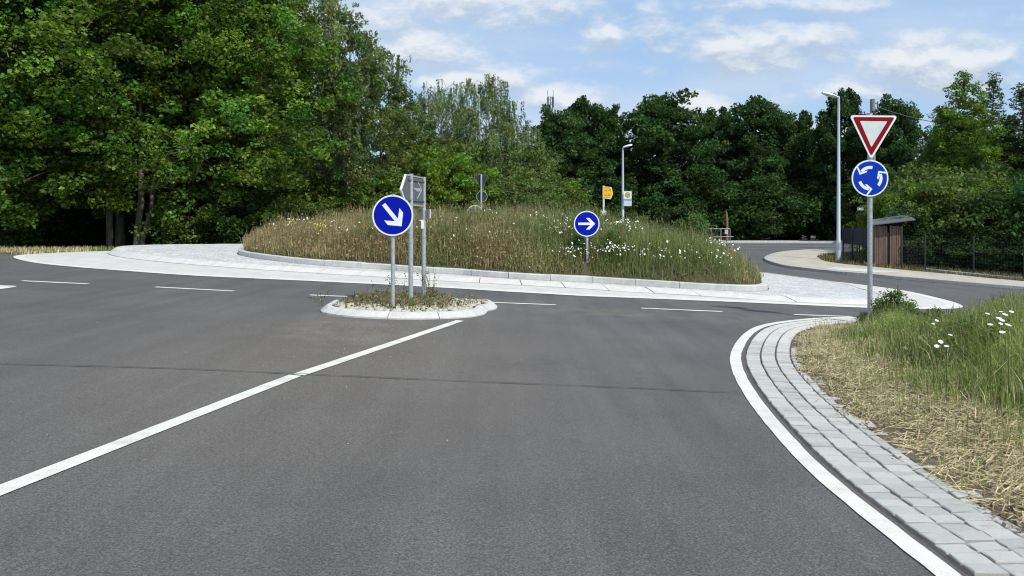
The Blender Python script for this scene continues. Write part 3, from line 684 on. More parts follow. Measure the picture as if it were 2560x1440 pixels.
# flowers
mz2 = lambda X, Y: mound(X, Y) + .36
fl = []; fy = []; stem = []
def cluster(px, py, rx, ry, n, col, size, lst):
    out = []
    for _ in range(n * 5):
        if len(out) >= n: break
        a, b = px + rng.normal(0, rx), py + rng.normal(0, ry); x, y = at(a, b, 0, mz2)
        t, r = polar(x, y)
        if r < rK(t) - .15 and y < 27: out.append((x, y, float(mz2(x, y)) + rng.uniform(.06, .17)))
    if not out: print('no flowers at', px, py); return
    out = np.array(out); n = len(out); lst.append(heads(n, out, rng.uniform(size * .7, size * 1.3, n), pick([col], [1], n, .06)))
    stem.append(blades(n, out[:, 0], out[:, 1], out[:, 2] - .36, np.full(n, .36), np.full(n, .007), .02, pick([(.09, .13, .04)], [1], n)))
WH = (.80, .80, .74)
for c in [(1400, 562, 26, 10, 30), (1450, 575, 30, 12, 26), (1395, 585, 20, 8, 14), (1370, 567, 12, 9, 10), (1545, 560, 24, 10, 30), (1590, 573, 22, 9, 20), (1525, 628, 20, 11, 60), (1570, 634, 18, 6, 18),
          (1610, 642, 8, 4, 8), (1657, 648, 12, 8, 22), (1800, 605, 14, 12, 26), (1840, 625, 12, 10, 10), (1350, 545, 12, 5, 10), (1305, 525, 20, 3, 6), (1410, 625, 30, 20, 22), (1430, 650, 20, 16, 16),
          (1750, 665, 45, 14, 22), (1700, 640, 30, 10, 8), (1190, 560, 90, 24, 22), (1120, 590, 40, 20, 8), (1080, 545, 20, 4, 7), (720, 553, 22, 5, 14), (790, 560, 60, 9, 22), (900, 570, 30, 8, 12), (1545, 690, 40, 4, 14), (1240, 540, 60, 6, 8)]:
    cluster(*c[:4], int(c[4] * .95), WH, .020, fl)
for c in [(790, 572, 20, 7, 34), (730, 567, 12, 4, 9), (905, 582, 20, 6, 8), (850, 575, 40, 8, 8), (1085, 560, 12, 4, 8)]: cluster(*c, (.62, .50, .05), .017, fy)
stuff('daisies', fl, M_PETAL, 'white daisies scattered through the meadow of the roundabout bed', 'flowers')
stuff('yellow_flowers', fy, M_PETAL, 'small yellow flowers at the left end of the roundabout bed', 'flowers')
stuff('flower_stems', stem, M_GRASS, 'thin green stems under the daisies and yellow flowers', 'stems')
# --- right verge
def scat(n, x0, x1, y0, y1, power=1.):
    Y = y0 + (y1 - y0) * rng.random(n) ** power; X = x0 + (x1 - x0) * rng.random(n); return X, Y
def dline(X, Y):
    D = np.hypot(X[:, None] - LP[::4, 0], Y[:, None] - LP[::4, 1]); i = D.argmin(1); s = np.sign((X - LP[::4][i, 0]) * LNn[::4][i, 0] + (Y - LP[::4][i, 1]) * LNn[::4][i, 1]); return D.min(1) * s
X, Y = scat(560000, 2., 15.5, 1.6, 15, 1.3); d = dline(X, Y); vis = ((X / Y < .82) | ((X / Y < 2.6) & (rng.random(len(X)) < .3))) & (d > .74)
X, Y, d = X[vis], Y[vis], d[vis]; nz = vnoise(X, Y, 2.4, 21)
gb = 4.0 + .30 * np.clip(Y - 7, 0, 3) + .62 * np.clip(Y - 10.0, 0, 3) + .25 * nz                       # where the tall green grass starts
g = sst(X, gb - .85, gb + .45) * .93 + .045 * (nz > .4)
tall = rng.random(len(X)) < g
PAL_S = [(.66, .57, .38), (.55, .46, .28), (.40, .325, .185), (.19, .14, .085), (.33, .33, .14), (.23, .28, .09)]
PAL_G = [(.16, .225, .05), (.21, .26, .07), (.115, .175, .038), (.28, .27, .12), (.42, .38, .21)]
# straw (short, dry)
xs, ys, dd = X[~tall], Y[~tall], d[~tall]; edge = sst(dd + .16 * vnoise(xs, ys, 4.3, 2) + .08 * vnoise(xs, ys, 11, 5), .70, 1.0) * .75 + .25; kp = rng.random(len(xs)) < edge * (.9 + .3 * vnoise(xs, ys, 6, 13)).clip(.55, 1); xs, ys, dd = xs[kp], ys[kp], dd[kp]; n = len(xs)
hs = rng.uniform(.02, .10, n) * (.45 + .8 * sst(dd, .9, 1.7)) * (1 + .55 * sst(ys, 7.5, 9.5)) * (1 + .3 * vnoise(xs, ys, 4, 77)).clip(.5, 1.6); 
lit = (rng.random(n) < .5 * (1 - sst(dd, .95, 1.7)) + .12)
parts = [blades(n, xs, ys, vz(xs, ys), np.where(lit, hs * .5, hs), rng.uniform(.002, .0058, n) * (.6 + ys / 12), np.where(lit, .9, .38), np.where((rng.random(n) < .30 + .5 * vnoise(xs, ys, 2.6, 44) + .35 * sst(ys, 6.2, 7.6) * sst(10.2, ys, 9.0) * 0 + .40 * np.exp(-((ys - 8.4) / 1.2) ** 2) + .3 * sst(dd, 1.5, 2.2))[:, None], pick(PAL_S, [0, 0, 1, 1, 3, 3.5], n, .2), pick(PAL_S, [2.6, 3, 2.6, 2.6, 1.2, .6], n, .25)) * (1 + .34 * vnoise(xs, ys, 3, 31) + .22 * vnoise(xs, ys, 8, 33))[:, None].clip(.3, 1.5))]
m_ = 30000; i = rng.integers(0, len(xs), m_)          # dark clods and dead leaves lying near the paving edge
i = i[(dd[i] < 1.05 + .35 * vnoise(xs[i], ys[i], 3, 61)) & (ys[i] < 9)]; m_ = len(i)
parts.append(heads(m_, np.c_[xs[i] + rng.normal(-.02, .05, m_), ys[i], vz(xs[i], ys[i]) + rng.uniform(.018, .04, m_)], rng.uniform(.003, .011, m_), pick([(.14, .10, .06), (.08, .06, .04), (.28, .21, .13)], [2, 2, 1.5], m_)))
# flat litter of cut stalks
n = 24000; i = rng.integers(0, len(xs), n); a = rng.normal(.1, .55, n); L_ = rng.uniform(.03, .15, n); w_ = rng.uniform(.001, .0028, n); x, y = xs[i] - np.abs(rng.normal(0, .06, n)) * (rng.random(n) < .25), ys[i]; z = vz(x, y) + .02 + rng.uniform(.0, .05, n) * sst(dd[i], .7, 1.3)
dx, dy = np.cos(a) * L_ / 2, np.sin(a) * L_ / 2; nx, ny = -np.sin(a) * w_, np.cos(a) * w_; dzt = rng.normal(0, .2, n) * L_
V = np.stack([np.c_[x - dx - nx, y - dy - ny, z - dzt], np.c_[x + dx - nx, y + dy - ny, z + dzt], np.c_[x + dx + nx, y + dy + ny, z + dzt + .002], np.c_[x - dx + nx, y - dy + ny, z - dzt + .002]], 1).reshape(-1, 3)
b = np.arange(n)[:, None] * 4; parts.append((V, np.concatenate([b + [0, 1, 2], b + [0, 2, 3]]), np.repeat(pick(PAL_S[:4], [2., 2.5, 3, 3.5], n), 4, axis=0)))
m_ = 2600; i = rng.integers(0, len(xs), m_); parts.append(blades(m_, xs[i], ys[i], vz(xs[i], ys[i]), rng.uniform(.08, .22, m_), rng.uniform(.003, .006, m_), .4, pick([(.62, .55, .36), (.30, .33, .13), (.20, .26, .08)], [2, 1.5, 1.5], m_)))
stuff('dry_grass', parts, M_GRASS, 'dry straw coloured mown grass beside the sett strip', 'grass')
xs, ys = X[tall], Y[tall]; n = len(xs); kp = rng.random(n) < .85; xs, ys = xs[kp], ys[kp]; n = len(xs)
xy_ = xs / ys; in_ = sst(xs - (3.85 + .16 * np.clip(ys - 7, 0, 3) + .62 * np.clip(ys - 10, 0, 3)), -.2, .9)
hs = (.12 + .26 * in_ + .36 * sst(xs / ys, .57, .66) * in_ + .05 * vnoise(xs, ys, 2, 8) + rng.normal(0, .05, n)).clip(.06, .85)
r_ = xs / ys; cc2 = np.interp(r_, [.40, .45, .475, .50, .525, .56, .60, .66, .8], [.112, .108, .100, .097, .118, .118, .106, .092, .088])
hs = np.minimum(hs, np.clip(HC - cc2 * ys - vz(xs, ys), .05, 1) * rng.uniform(.75, 1.12, n))
dk = (1 + .32 * vnoise(xs, ys, 1.7, 12) + .2 * vnoise(xs, ys, 5, 19)).clip(.4, 1.5)
drys = rng.random(n) < .10 + .35 * (1 - in_)
cols = np.where(drys[:, None], pick(PAL_S, [3, 2, 1, .5, 2, 1], n), pick(PAL_G, [4, 3, 3, 1.2, .5], n) * dk[:, None])
parts = [blades(n, xs, ys, vz(xs, ys), hs, rng.uniform(.0035, .008, n) , .5, cols, bend=.35)]
i = rng.integers(0, n, 5000); parts.append(blades(5000, xs[i], ys[i], vz(xs[i], ys[i]) + hs[i], rng.uniform(.04, .10, 5000), rng.uniform(.004, .009, 5000), .7, pick([(.30, .27, .15), (.22, .23, .12), (.20, .17, .10)], [1, 1, 1], 5000)))
i = rng.integers(0, n, 16000); parts.append(heads(16000, np.c_[xs[i], ys[i], vz(xs[i], ys[i]) + hs[i] * rng.uniform(.2, .95, 16000)], rng.uniform(.008, .02, 16000), pick(PAL_G, [3, 1, 4, 0, 0], 16000)))
stuff('tall_grass', parts, M_GRASS, 'tall green uncut grass on the verge behind the dry strip', 'grass')
df = []
for px, py in [(2342, 801), (2333, 809), (2376, 837), (2352, 854), (2366, 865), (2342, 865), (2469, 784), (2503, 779), (2513, 786), (2529, 779), (2497, 795), (2476, 811), (2502, 809), (2521, 812), (2506, 830), (2505, 800)]:
    hh_ = .50 if px < 2400 else .74
    x, y = at(px, py, .0, lambda X, Y: vz(X, Y) + hh_); df.append((x, y, float(vz(x, y)) + hh_))
df = np.array(df)
vd = [heads(len(df), df, rng.uniform(.016, .025, len(df)), pick([WH], [1], len(df), .05), .14), blades(len(df), df[:, 0], df[:, 1], df[:, 2] - .50, np.full(len(df), .50), np.full(len(df), .006), .02, pick([(.09, .13, .04)], [1], len(df)))]
stuff('verge_daisies', vd, M_PETAL, 'large white daisies standing in the green verge grass at the right edge', 'flowers')
# left verge + behind
X = rng.uniform(-22, -12.9, 26000); Y = rng.uniform(20.4, 29, 26000); n = len(X)
stuff('left_verge_grass', [blades(n, X, Y, terr(X, Y) + .02, rng.uniform(.05, .2, n), rng.uniform(.01, .02, n), .5, np.where((Y < 24)[:, None], pick(PAL_S, [2, 3, 3, 1, 2, 1], n), pick(GREEN, [2, 3, 1, .5], n)))], M_GRASS, 'yellowed grass strip behind the left tip of the roundabout apron', 'grass')
# around lamp: pavement-back strip
X = rng.uniform(12.5, 32, 60000); Y = rng.uniform(20, 41, 60000); k = inpoly(X, Y, [tuple(p) for p in pb[::2]] + [(40, 19), (40, 42)]) & (X < 14.2 + np.abs(Y - 33) * 1.0 + 2.4); X, Y = X[k], Y[k]; n = len(X)
stuff('corner_grass', [blades(n, X, Y, terr(X, Y) + .03, rng.uniform(.06, .24, n), rng.uniform(.012, .025, n), .5, pick([(.26, .20, .10), (.17, .13, .06), (.09, .11, .03), (.34, .27, .14)], [3, 2, 3, 1], n))], M_GRASS, 'patchy brown grass round the foot of the tall lamp and fence', 'grass')
link('corner_soil', polysheet([tuple(p) for p in pb[::2]] + [(45, 19), (45, 43)], .03, 0, 1.5), M_SOIL, kind='structure')
# weeds on the island
n = 4200; X = rng.uniform(-2.8, -.5, n); Y = rng.uniform(11.1, 13.4, n); t = np.arctan2(Y - ic[1], X - ic[0]); k = (np.hypot(X - ic[0], Y - ic[1]) < rI(t) - .25) & (rng.random(n) < np.where((X < -1.0) & (Y > 11.6), .9, .22)); X, Y = X[k], Y[k]; n = len(X)
stuff('island_weeds', [blades(n, X, Y, terr(X, Y) + .08, rng.uniform(.03, .13, n) * np.where(rng.random(n) < .1, 1.9, 1), rng.uniform(.006, .012, n), .5, pick([(.20, .18, .08), (.13, .15, .05), (.30, .23, .13), (.20, .12, .07)], [2, 1.2, 3, 3], n)),
      heads(n, np.c_[X, Y, terr(X, Y) + .09 + rng.uniform(0, .08, n)], rng.uniform(.008, .02, n), pick([(.13, .14, .05), (.20, .13, .08), (.08, .11, .03)], [2, 1, 1], n))], M_GRASS, 'low brown weeds growing between the cobbles of the traffic island', 'weeds')
# loose grit
n = 1900; X = rng.normal(-1.75, .95, n); Y = rng.normal(9.6, 1.5, n); k = (Y < 11.0) & (X > -5); X, Y = X[k], Y[k]
X2 = rng.uniform(-6, 1.6, 110); Y2 = rng.uniform(2.6, 13, 110); X = np.r_[X, X2]; Y = np.r_[Y, Y2]; n = len(X); s_ = rng.uniform(.0025, .0065, n)
bx = np.array([[1, 0, 0], [0, 1, 0], [-1, 0, 0], [0, -1, 0], [0, 0, .9]]); V = (np.c_[X, Y, terr(X, Y) + .001][:, None, :] + bx[None] * s_[:, None, None] * rng.uniform(.7, 1.3, (n, 5, 1))).reshape(-1, 3); b = np.arange(n)[:, None] * 5
stuff('loose_grit', [(V, np.concatenate([b + [0, 1, 4], b + [1, 2, 4], b + [2, 3, 4], b + [3, 0, 4]]), np.repeat(pick([(.26, .22, .165), (.17, .145, .11), (.40, .37, .31)], [3, 3, 1], n), 5, axis=0))], m_attr('grit', .9), 'loose grit lying on the asphalt before the traffic island', 'grit')

# ------------------------------------------------------------------ traffic signs
def circ(r, n=56, cx=0, cz=0): return [(cx + r * math.cos(2 * math.pi * k / n), cz + r * math.sin(2 * math.pi * k / n)) for k in range(n)]
def rrect(w, h, r, n=5):
    o = []
    for (sx, sz, a0) in ((1, 1, 0), (-1, 1, 90), (-1, -1, 180), (1, -1, 270)):
        for k in range(n + 1):
            a = R_(a0 + 90 * k / n); o.append((sx * (w / 2 - r) + r * math.cos(a), sz * (h / 2 - r) + r * math.sin(a)))
    return o
def rpoly(P, r, n=6):
    o = []; m_ = len(P)
    for i in range(m_):
        p, a, b = Vector(P[i]), Vector(P[i - 1]), Vector(P[(i + 1) % m_]); da, db = (a - p).normalized(), (b - p).normalized()
        t = r / math.tan(da.angle(db) / 2); c = p + (da + db).normalized() * (r / math.sin(da.angle(db) / 2))
        s, e = p + da * t - c, p + db * t - c; a0, a1 = math.atan2(s.y, s.x), math.atan2(e.y, e.x)
        while a1 - a0 > math.pi: a1 -= 2 * math.pi
        while a0 - a1 > math.pi: a1 += 2 * math.pi
        for k in range(n + 1):
            q = a0 + (a1 - a0) * k / n; o.append((c.x + r * math.cos(q), c.y + r * math.sin(q)))
    return o
def pole(parent, x, y, z0, z1, r, m=M_GALV, name='pole', cap=True):
    MB().tube([(x, y, z0), (x, y, z1)], r, 16).build(name, m, parent, smooth=True)
    if cap: MB().tube([(x, y, z1), (x, y, z1 + .015)], r * 1.08, 16).build('pole_cap', m, parent, smooth=True)
def socket(parent, x, y, z, r): MB().tube([(x, y, z - .02), (x, y, z + .02)], r, 14).build('ground_socket', M_DARK, parent)
def plate(parent, poly, y, m, name='sign_plate', th=.012): return MB().prism(poly, y, y + th).build(name, m, parent)
def disc_sign(parent, cx, cz, y, blue, r=.3, back=M_BACK):
    p = plate(parent, circ(r, 64, cx, cz), y, M_WHITE, th=.014)
    MB().prism(circ(r * .925, 64, cx, cz), y - .002, y).build('blue_face', blue, p)
    MB().tube([(cx, y - .004, cz + r + .004), (cx, y + .03, cz + r + .004)], .012, 8).build('clip', M_GALV, p)
    return p
ARROW = [(-.62, -.085), (.25, -.085), (-.06, -.42), (.19, -.42), (.60, 0), (.19, .42), (-.06, .42), (.25, .085), (-.62, .085)]
def arrow(parent, cx, cz, y, rot, s, m=M_WHITE):
    c, q = math.cos(rot), math.sin(rot); MB().prism([(cx + s * (x * c - z * q), cz + s * (x * q + z * c)) for x, z in ARROW][::-1], y - .0045, y - .002).build('arrow', m, parent)
def clamps(parent, y, r, zs, w=.13):
    for z in zs: MB().box((0, .021, z), (w, .008, .03)).tube([(0, y, z - .015), (0, y, z + .015)], r * 1.12, 12).build('clamp', M_GALV, parent)

def sign_at(px, py, Y, lx=0.):  # base position of a post: x from the photo column, standing on the terrain
    x = (px - 1280) / F * Y; return x, Y
# keep-right sign on the traffic island
Y0 = 11.35; x0, _ = sign_at(981, 0, Y0); zb = tz(x0, Y0) + .08
t = thing('road_sign', 'blue round sign with white arrow slanting down to the right, on the cobbled traffic island', 'road sign', (x0, Y0, zb))
zc = HC + (YH - 538.5) / F * Y0 - zb
pole(t, 0, .045, -.05, zc + .30, .030); socket(t, 0, .045, .01, .045)
d = disc_sign(t, .005, zc, 0, M_BLUE, .303); arrow(d, .005, zc, 0, R_(-51), .345); clamps(t, .045, .03, (zc - .16, zc + .16))
# arrow-right sign in the bed
Y0 = 18.32; x0, _ = sign_at(1467, 0, Y0); zb = float(mound(x0, Y0)) - .05
t = thing('road_sign', 'blue round sign with white arrow pointing right, among daisies at the bed edge', 'road sign', (x0, Y0, zb))
zc = HC + (YH - 559.5) / F * Y0 - zb
pole(t, .01, .04, -.1, zc + .29, .03); d = disc_sign(t, 0, zc, 0, M_BLUE, .305); arrow(d, .0, zc, 0, 0, .33, M_WHITE); clamps(t, .04, .03, (zc - .15, zc + .15))
# give way + roundabout
Y0 = 12.8; x0, _ = sign_at(2179, 0, Y0); zb = float(vz(x0, Y0))
t = thing('road_sign', 'give way triangle above a blue roundabout disc on one post in the right verge', 'road sign', (x0, Y0, zb))
k = Y0 / F; X_ = lambda px: (px - 2179) * k; Z_ = lambda py: HC + (YH - py) * k - zb
pole(t, .0, .06, -.1, Z_(284), .040)
tri = lambda g: [(X_(2124 + 1.75 * g), Z_(288 + g)), (X_(2178 - .0 * g), Z_(400 - 2.2 * g)), (X_(2245 - 1.85 * g), Z_(289 + g))]
p = plate(t, rpoly(tri(0), .035), 0, M_WHITE, 'triangle_plate', .014)
MB().prism(rpoly(tri(4.3), .022), -.003, 0).build('red_border', M_RED, p)
MB().prism(rpoly(tri(14.5), .006, 2), -.006, -.003).build('white_field', M_WHITE2, p)
zc = Z_(445.5); cx = X_(2175.5); d = disc_sign(t, cx, zc, .004, M_BLUE2, .305)
for q in (-30, 90, 210):                # three curved arrows chasing each other counter-clockwise
    r0, r1 = .155, .205; a0, a1 = q + 0., q + 58.; poly = [(cx + r1 * math.cos(R_(a)), zc + r1 * math.sin(R_(a))) for a in np.linspace(a0 - 12, a1 - 6, 12)] + [(cx + r0 * math.cos(R_(a)), zc + r0 * math.sin(R_(a))) for a in np.linspace(a1 - 6, a0 - 12, 12)]
    tip = R_(a1 + 14); rm = .183; T_ = (cx + rm * math.cos(tip), zc + rm * math.sin(tip)); tg = Vector((-math.sin(R_(a1 + 8)), math.cos(R_(a1 + 8)))); nr_ = Vector((math.cos(R_(a1 + 8)), math.sin(R_(a1 + 8))))
    b = MB().prism(poly, -.004 + .004, .0018)
    for s_ in (1, -1):
        A = Vector(T_); B = A - tg * .085 + nr_ * s_ * .088; w2 = (tg * .034 + nr_ * s_ * .0); b.prism([tuple(A), tuple(B), tuple(B - w2), tuple(A - w2 * 1.25)], .0012 - .0004 * s_, .0024)
    b.build('arrow', M_WHITE, d)
clamps(t, .06, .042, (Z_(310), Z_(350), zc - .15, zc + .15))
# direction board seen from behind, on two posts
p1 = pt(1027, 0, 12.4)[0], 12.4; p2 = pt(1059.5, 0, 12.9)[0], 12.9; zb = tz(*p1) + .08
t = thing('direction_board', 'grey back of a direction board on two steel posts on the traffic island', 'direction sign', (p1[0], p1[1], zb))
Zr = lambda py, Y: HC + (YH - py) * Y / F - zb
pole(t, 0, 0, -.05, Zr(437, 12.4), .038); pole(t, p2[0] - p1[0], .5, -.05, Zr(445, 12.9), .036); socket(t, 0, 0, .01, .055); socket(t, p2[0] - p1[0], .5, .01, .055)
yaw = math.atan2(.5, p2[0] - p1[0]); o_ = Matrix.Rotation(yaw, 4, 'Z')
def on_board(poly, y0, y1, name, m, parent):
    b = MB().prism(poly, y0, y1); me = b.mesh(name); me.transform(Matrix.Translation((.012, .052, 0)) @ o_); return link(name, me, m, parent)
zt, zl = Zr(441, 12.4), Zr(514, 12.6); bp = [(-.44, (zt + zl) / 2), (-.26, zl + .01), (.46, zl), (.46, zt), (-.26, zt + .015)]
panel = on_board(rpoly(bp, .03, 4), -.014, 0, 'panel', M_BACK, t)
for i in range(5):
    a_1, b_1 = Vector(bp[i]), Vector(bp[(i + 1) % 5]); nrm = Vector((-(b_1 - a_1).y, (b_1 - a_1).x)).normalized() * .011
    on_board([tuple(a_1 + nrm), tuple(b_1 + nrm), tuple(b_1 - nrm), tuple(a_1 - nrm)], -.022, .008, 'rim', M_GALV if i not in (0, 4) else M_WHITE, panel)
for z in (zt - .07, zl + .07): on_board([(-.2, z), (.44, z), (.44, z + .02), (-.2, z + .02)], -.03, -.014, 'rail', M_BACK, panel)
zm = (zt + zl) / 2 + .03; M_MARK = mat('faint_mark', (.36, .39, .39), .6)
for s_ in (1, -1): on_board([(.16, zm + s_ * .15), (.19, zm + s_ * .15), (.36, zm), (.325, zm)], -.019, -.015, 'chevron_stroke', M_MARK, panel)
on_board([(.05, zm + .02), (.30, zm + .025), (.30, zm - .01), (.2, zm - .035), (.05, zm)], -.019, -.015, 'pale_mark', M_MARK, panel)
# small back-to-back plates low on the right-hand post
sx = p2[0] - p1[0]
MB().box((sx - .045, .46, Zr(534.5, 12.9)), (.06, .02, .145)).build('small_plate', M_BACK, t); MB().box((sx + .075, .46, Zr(534.5, 12.9)), (.055, .02, .145)).build('small_plate', M_BACK, t)
MB().box((sx + .112, .455, Zr(534.5, 12.9)), (.014, .028, .15)).build('plate_edge', M_WHITE, t); MB().box((sx - .012, .49, Zr(534.5, 12.9)), (.045, .03, .16)).build('bracket', M_DARK, t)
MB().box((sx - .015, .452, Zr(561, 12.9)), (.045, .012, .14)).build('white_sticker', M_WHITE, t); MB().box((sx - .035, .455, Zr(551, 12.9)), (.06, .01, .014)).build('white_sticker', M_WHITE, t)
# backs of the signs beyond the roundabout
def back_post(px, Y, top, label, tri_=None, disc=None, rim=M_GALV):
    x = (px - 1280) / F * Y; zb = tz(x, Y); kk = Y / F; Zq = lambda py: HC + (YH - py) * kk - zb; Xq = lambda q: (q - px) * kk
    t = thing('road_sign', label, 'road sign', (x, Y, zb)); pole(t, 0, 0, -.1, Zq(top), .04, M_GALV)
    if tri_:
        x0, x1, y0, y1, xm = tri_; P = [(Xq(x0), Zq(y0)), (Xq(xm), Zq(y1)), (Xq(x1), Zq(y0))]; plate(t, rpoly(P, .04), .045, M_BACK, 'triangle_plate'); c = sum((Vector(p) for p in P), Vector((0, 0))) / 3
        plate(t, rpoly([tuple(c + (Vector(p) - c) * .92) for p in P], .03), .041, M_DARK, 'dark_back', .004)
    if disc:
        cx, cz, r = disc; plate(t, circ(r, 40, Xq(cx), Zq(cz)), .05, M_WHITE if rim is M_WHITE else M_GALV, 'round_plate'); plate(t, circ(r * .92, 40, Xq(cx), Zq(cz)), .046, M_DARK if rim is not M_WHITE else M_BACK, 'dark_back', .004)
    return t
back_post(1203, 32.5, 436, 'dark backs of a triangle and a disc on one white post above the meadow', (1185, 1221, 437, 479, 1204), (1204.5, 491, .235))
back_post(1187.5, 29.2, 516, 'grey back of a round sign half hidden by the meadow, left of the dark triangle', None, (1187, 533, .31), M_WHITE)
# yellow direction sign
Y0 = 40.; x0 = (1509 - 1280) / F * Y0; zb = tz(x0, Y0); kk = Y0 / F
t = thing('direction_sign', 'yellow arrow shaped direction sign with brown lettering on a white post behind the meadow', 'direction sign', (x0, Y0, zb))
Zq = lambda py: HC + (YH - py) * kk - zb; Xq = lambda q: (q - 1509) * kk
pole(t, 0, .05, -.1, Zq(465), .058, mat('white_post', (.62, .66, .66), .5)); P = [(Xq(1507), Zq(496)), (Xq(1527), Zq(498)), (Xq(1532.5), Zq(484)), (Xq(1529), Zq(468)), (Xq(1507), Zq(465.5))]
p = plate(t, P, -.02, M_YELP, 'sign_plate', .02); c = Vector((Xq(1518), Zq(481.5)))
MB().prism([tuple(c + (Vector(q) - c) * .86) for q in P], -.024, -.02).build('yellow_face', M_YEL, p)
def glyphs(parent, m, y, rows):
    b = MB()
    for (x, z, w_, h) in rows: b.prism([(x, z), (x + w_, z), (x + w_, z + h), (x, z + h)], y - .003, y)
    return b.build('lettering', m, parent, kind='stuff')
rows = []
for (px0, py0, seq) in ((1511.5, 478, 'Npr.gSt.'), (1511.5, 489.5, 'Brs Nd.')):
    xx = Xq(px0); zz0 = Zq(py0)
    for j, ch in enumerate(seq):
        if ch == ' ': xx += .035; continue
        h = .085 if ch.isupper() or ch == 'd' else .055 if ch != '.' else .018
        rows += [(xx, zz0, .012, h), (xx + .026, zz0 + (.0 if ch != 'r' else h * .6), .012, h * (.95 if ch != 'r' else .35)), (xx + .01, zz0 + h * .45, .018, .014)] if ch != '.' else [(xx, zz0, .014, .018)]
        xx += .05; zz0 += .006 if py0 < 480 else -.002
glyphs(p, M_BROWN, -.024, rows)
for z in (Zq(468.6), Zq(494.4)): MB().box((Xq(1517), -.026, z), (.30, .003, .012)).build('trim_line', M_BROWN, p)
MB().box((Xq(1508.5), -.01, Zq(532.5)), (.29, .03, .24)).build('white_box', M_WHITE, t); MB().box((0, .0, Zq(549.5)), (.15, .14, .14)).build('red_label', M_RUST, t)
MB().box((Xq(1504.5), -.03, Zq(532.5)), (.02, .02, .19)).build('box_seam', M_BACK, t)

# ------------------------------------------------------------------ street lamps, bus stop, utility pole, mast
def lamp(px, Y, top, base_r, label, head, group='street lamps'):
    x = (px - 1280) / F * Y; zb = tz(x, Y); kk = Y / F; Zq = lambda py: HC + (YH - py) * kk - zb; H = Zq(top)
    t = thing('street_lamp', label, 'street lamp', (x, Y, zb), group=group)
    MB().tube([(0, 0, -.1), (0, 0, 1.0), (0, 0, 1.03), (0, 0, H)], [base_r, base_r * .97, base_r * .82, base_r * .5], 16).build('pole', mat('pale_galvanised', (.50, .55, .60), .45, .3), t, smooth=True)
    (hx0, hz0), (hx1, hz1) = [((a_ - px) * kk, Zq(b_)) for a_, b_ in head]
    n = 7; b = MB(); o = []
    for i in range(n + 1):              # flat shoe-shaped luminaire
        s = i / n; w_ = .11 + .10 * math.sin(math.pi * min(s * 1.15, 1)) ** .7; h = .05 + .05 * math.sin(math.pi * (.15 + .75 * s)); cx_2, cz_2 = hx0 + (hx1 - hx0) * s, hz0 + (hz1 - hz0) * s
        o.append([(cx_2, w_ * math.cos(a), cz_2 + h * math.sin(a) * (1 if math.sin(a) > 0 else .45)) for a in np.linspace(0, 2 * math.pi, 12, endpoint=False)])
    v = [q for r in o for q in r]; f = [(i * 12 + j, i * 12 + (j + 1) % 12, (i + 1) * 12 + (j + 1) % 12, (i + 1) * 12 + j) for i in range(n) for j in range(12)] + [tuple(range(12))[::-1], tuple(range(n * 12, n * 12 + 12))]
    b.add(v, f).build('lamp_head', mat('lamp_casing', (.70, .73, .76), .35, .2), t, smooth=True)
    MB().tube([(0, 0, H - .05), (hx0 * .5, 0, (H + hz0) / 2), (hx0, 0, hz0)], .045, 10).build('arm', mat('lamp_casing'), t, smooth=True)
    MB().box((0, -base_r, .75), (.09, .02, .3)).build('service_door', M_GALV, t)
    return t
lamp(2096.5, 34, 241, .105, 'tall grey street lamp on the pavement corner, head pointing left', ((2091, 243), (2056, 233)))
lamp(1557, 45, 371, .11, 'shorter street lamp behind the meadow carrying the bus stop sign, head pointing right', ((1558, 369), (1580, 363)))
Y0 = 44.8; x0 = (1569 - 1280) / F * Y0; kk = Y0 / F; zc = HC + (YH - 496.5) * kk
t = thing('bus_stop_sign', 'white bus stop flag with green H in a yellow circle, on the lamp post', 'bus stop sign', (x0, Y0, zc))
w_, h_ = 20 * kk, 37 * kk; p = plate(t, rrect(w_, h_, .02), 0, M_WHITE, 'flag', .02)
zc2 = h_ / 2 - .22; MB().prism(circ(.155, 36, 0, zc2), -.003, 0).build('green_ring', M_GREEN, p); MB().prism(circ(.125, 36, 0, zc2), -.006, -.003).build('yellow_disc', M_HYEL, p)
MB().box((-.045, -.0075, zc2), (.028, .003, .15)).box((.045, -.0075, zc2), (.028, .003, .15)).box((0, -.0075, zc2), (.07, .003, .028)).build('letter_h', M_GREEN, p)
MB().prism([(-w_ / 2 + .01, -h_ / 2 + .02), (w_ / 2 - .01, -h_ / 2 + .02), (w_ / 2 - .01, -.03), (-w_ / 2 + .01, -.03)], -.003, 0).build('timetable_panel', M_PALE, p)
MB().box((0, -.005, -.025), (w_ - .02, .004, .03)).box((0, -.005, -.085), (w_ - .02, .004, .04)).build('blue_band', M_LBLUE, p)
for z in (h_ / 2 - .1, -h_ / 2 + .1): MB().box((-w_ / 2 - .03, .02, z), (.08, .02, .03)).build('bracket', M_GALV, t)

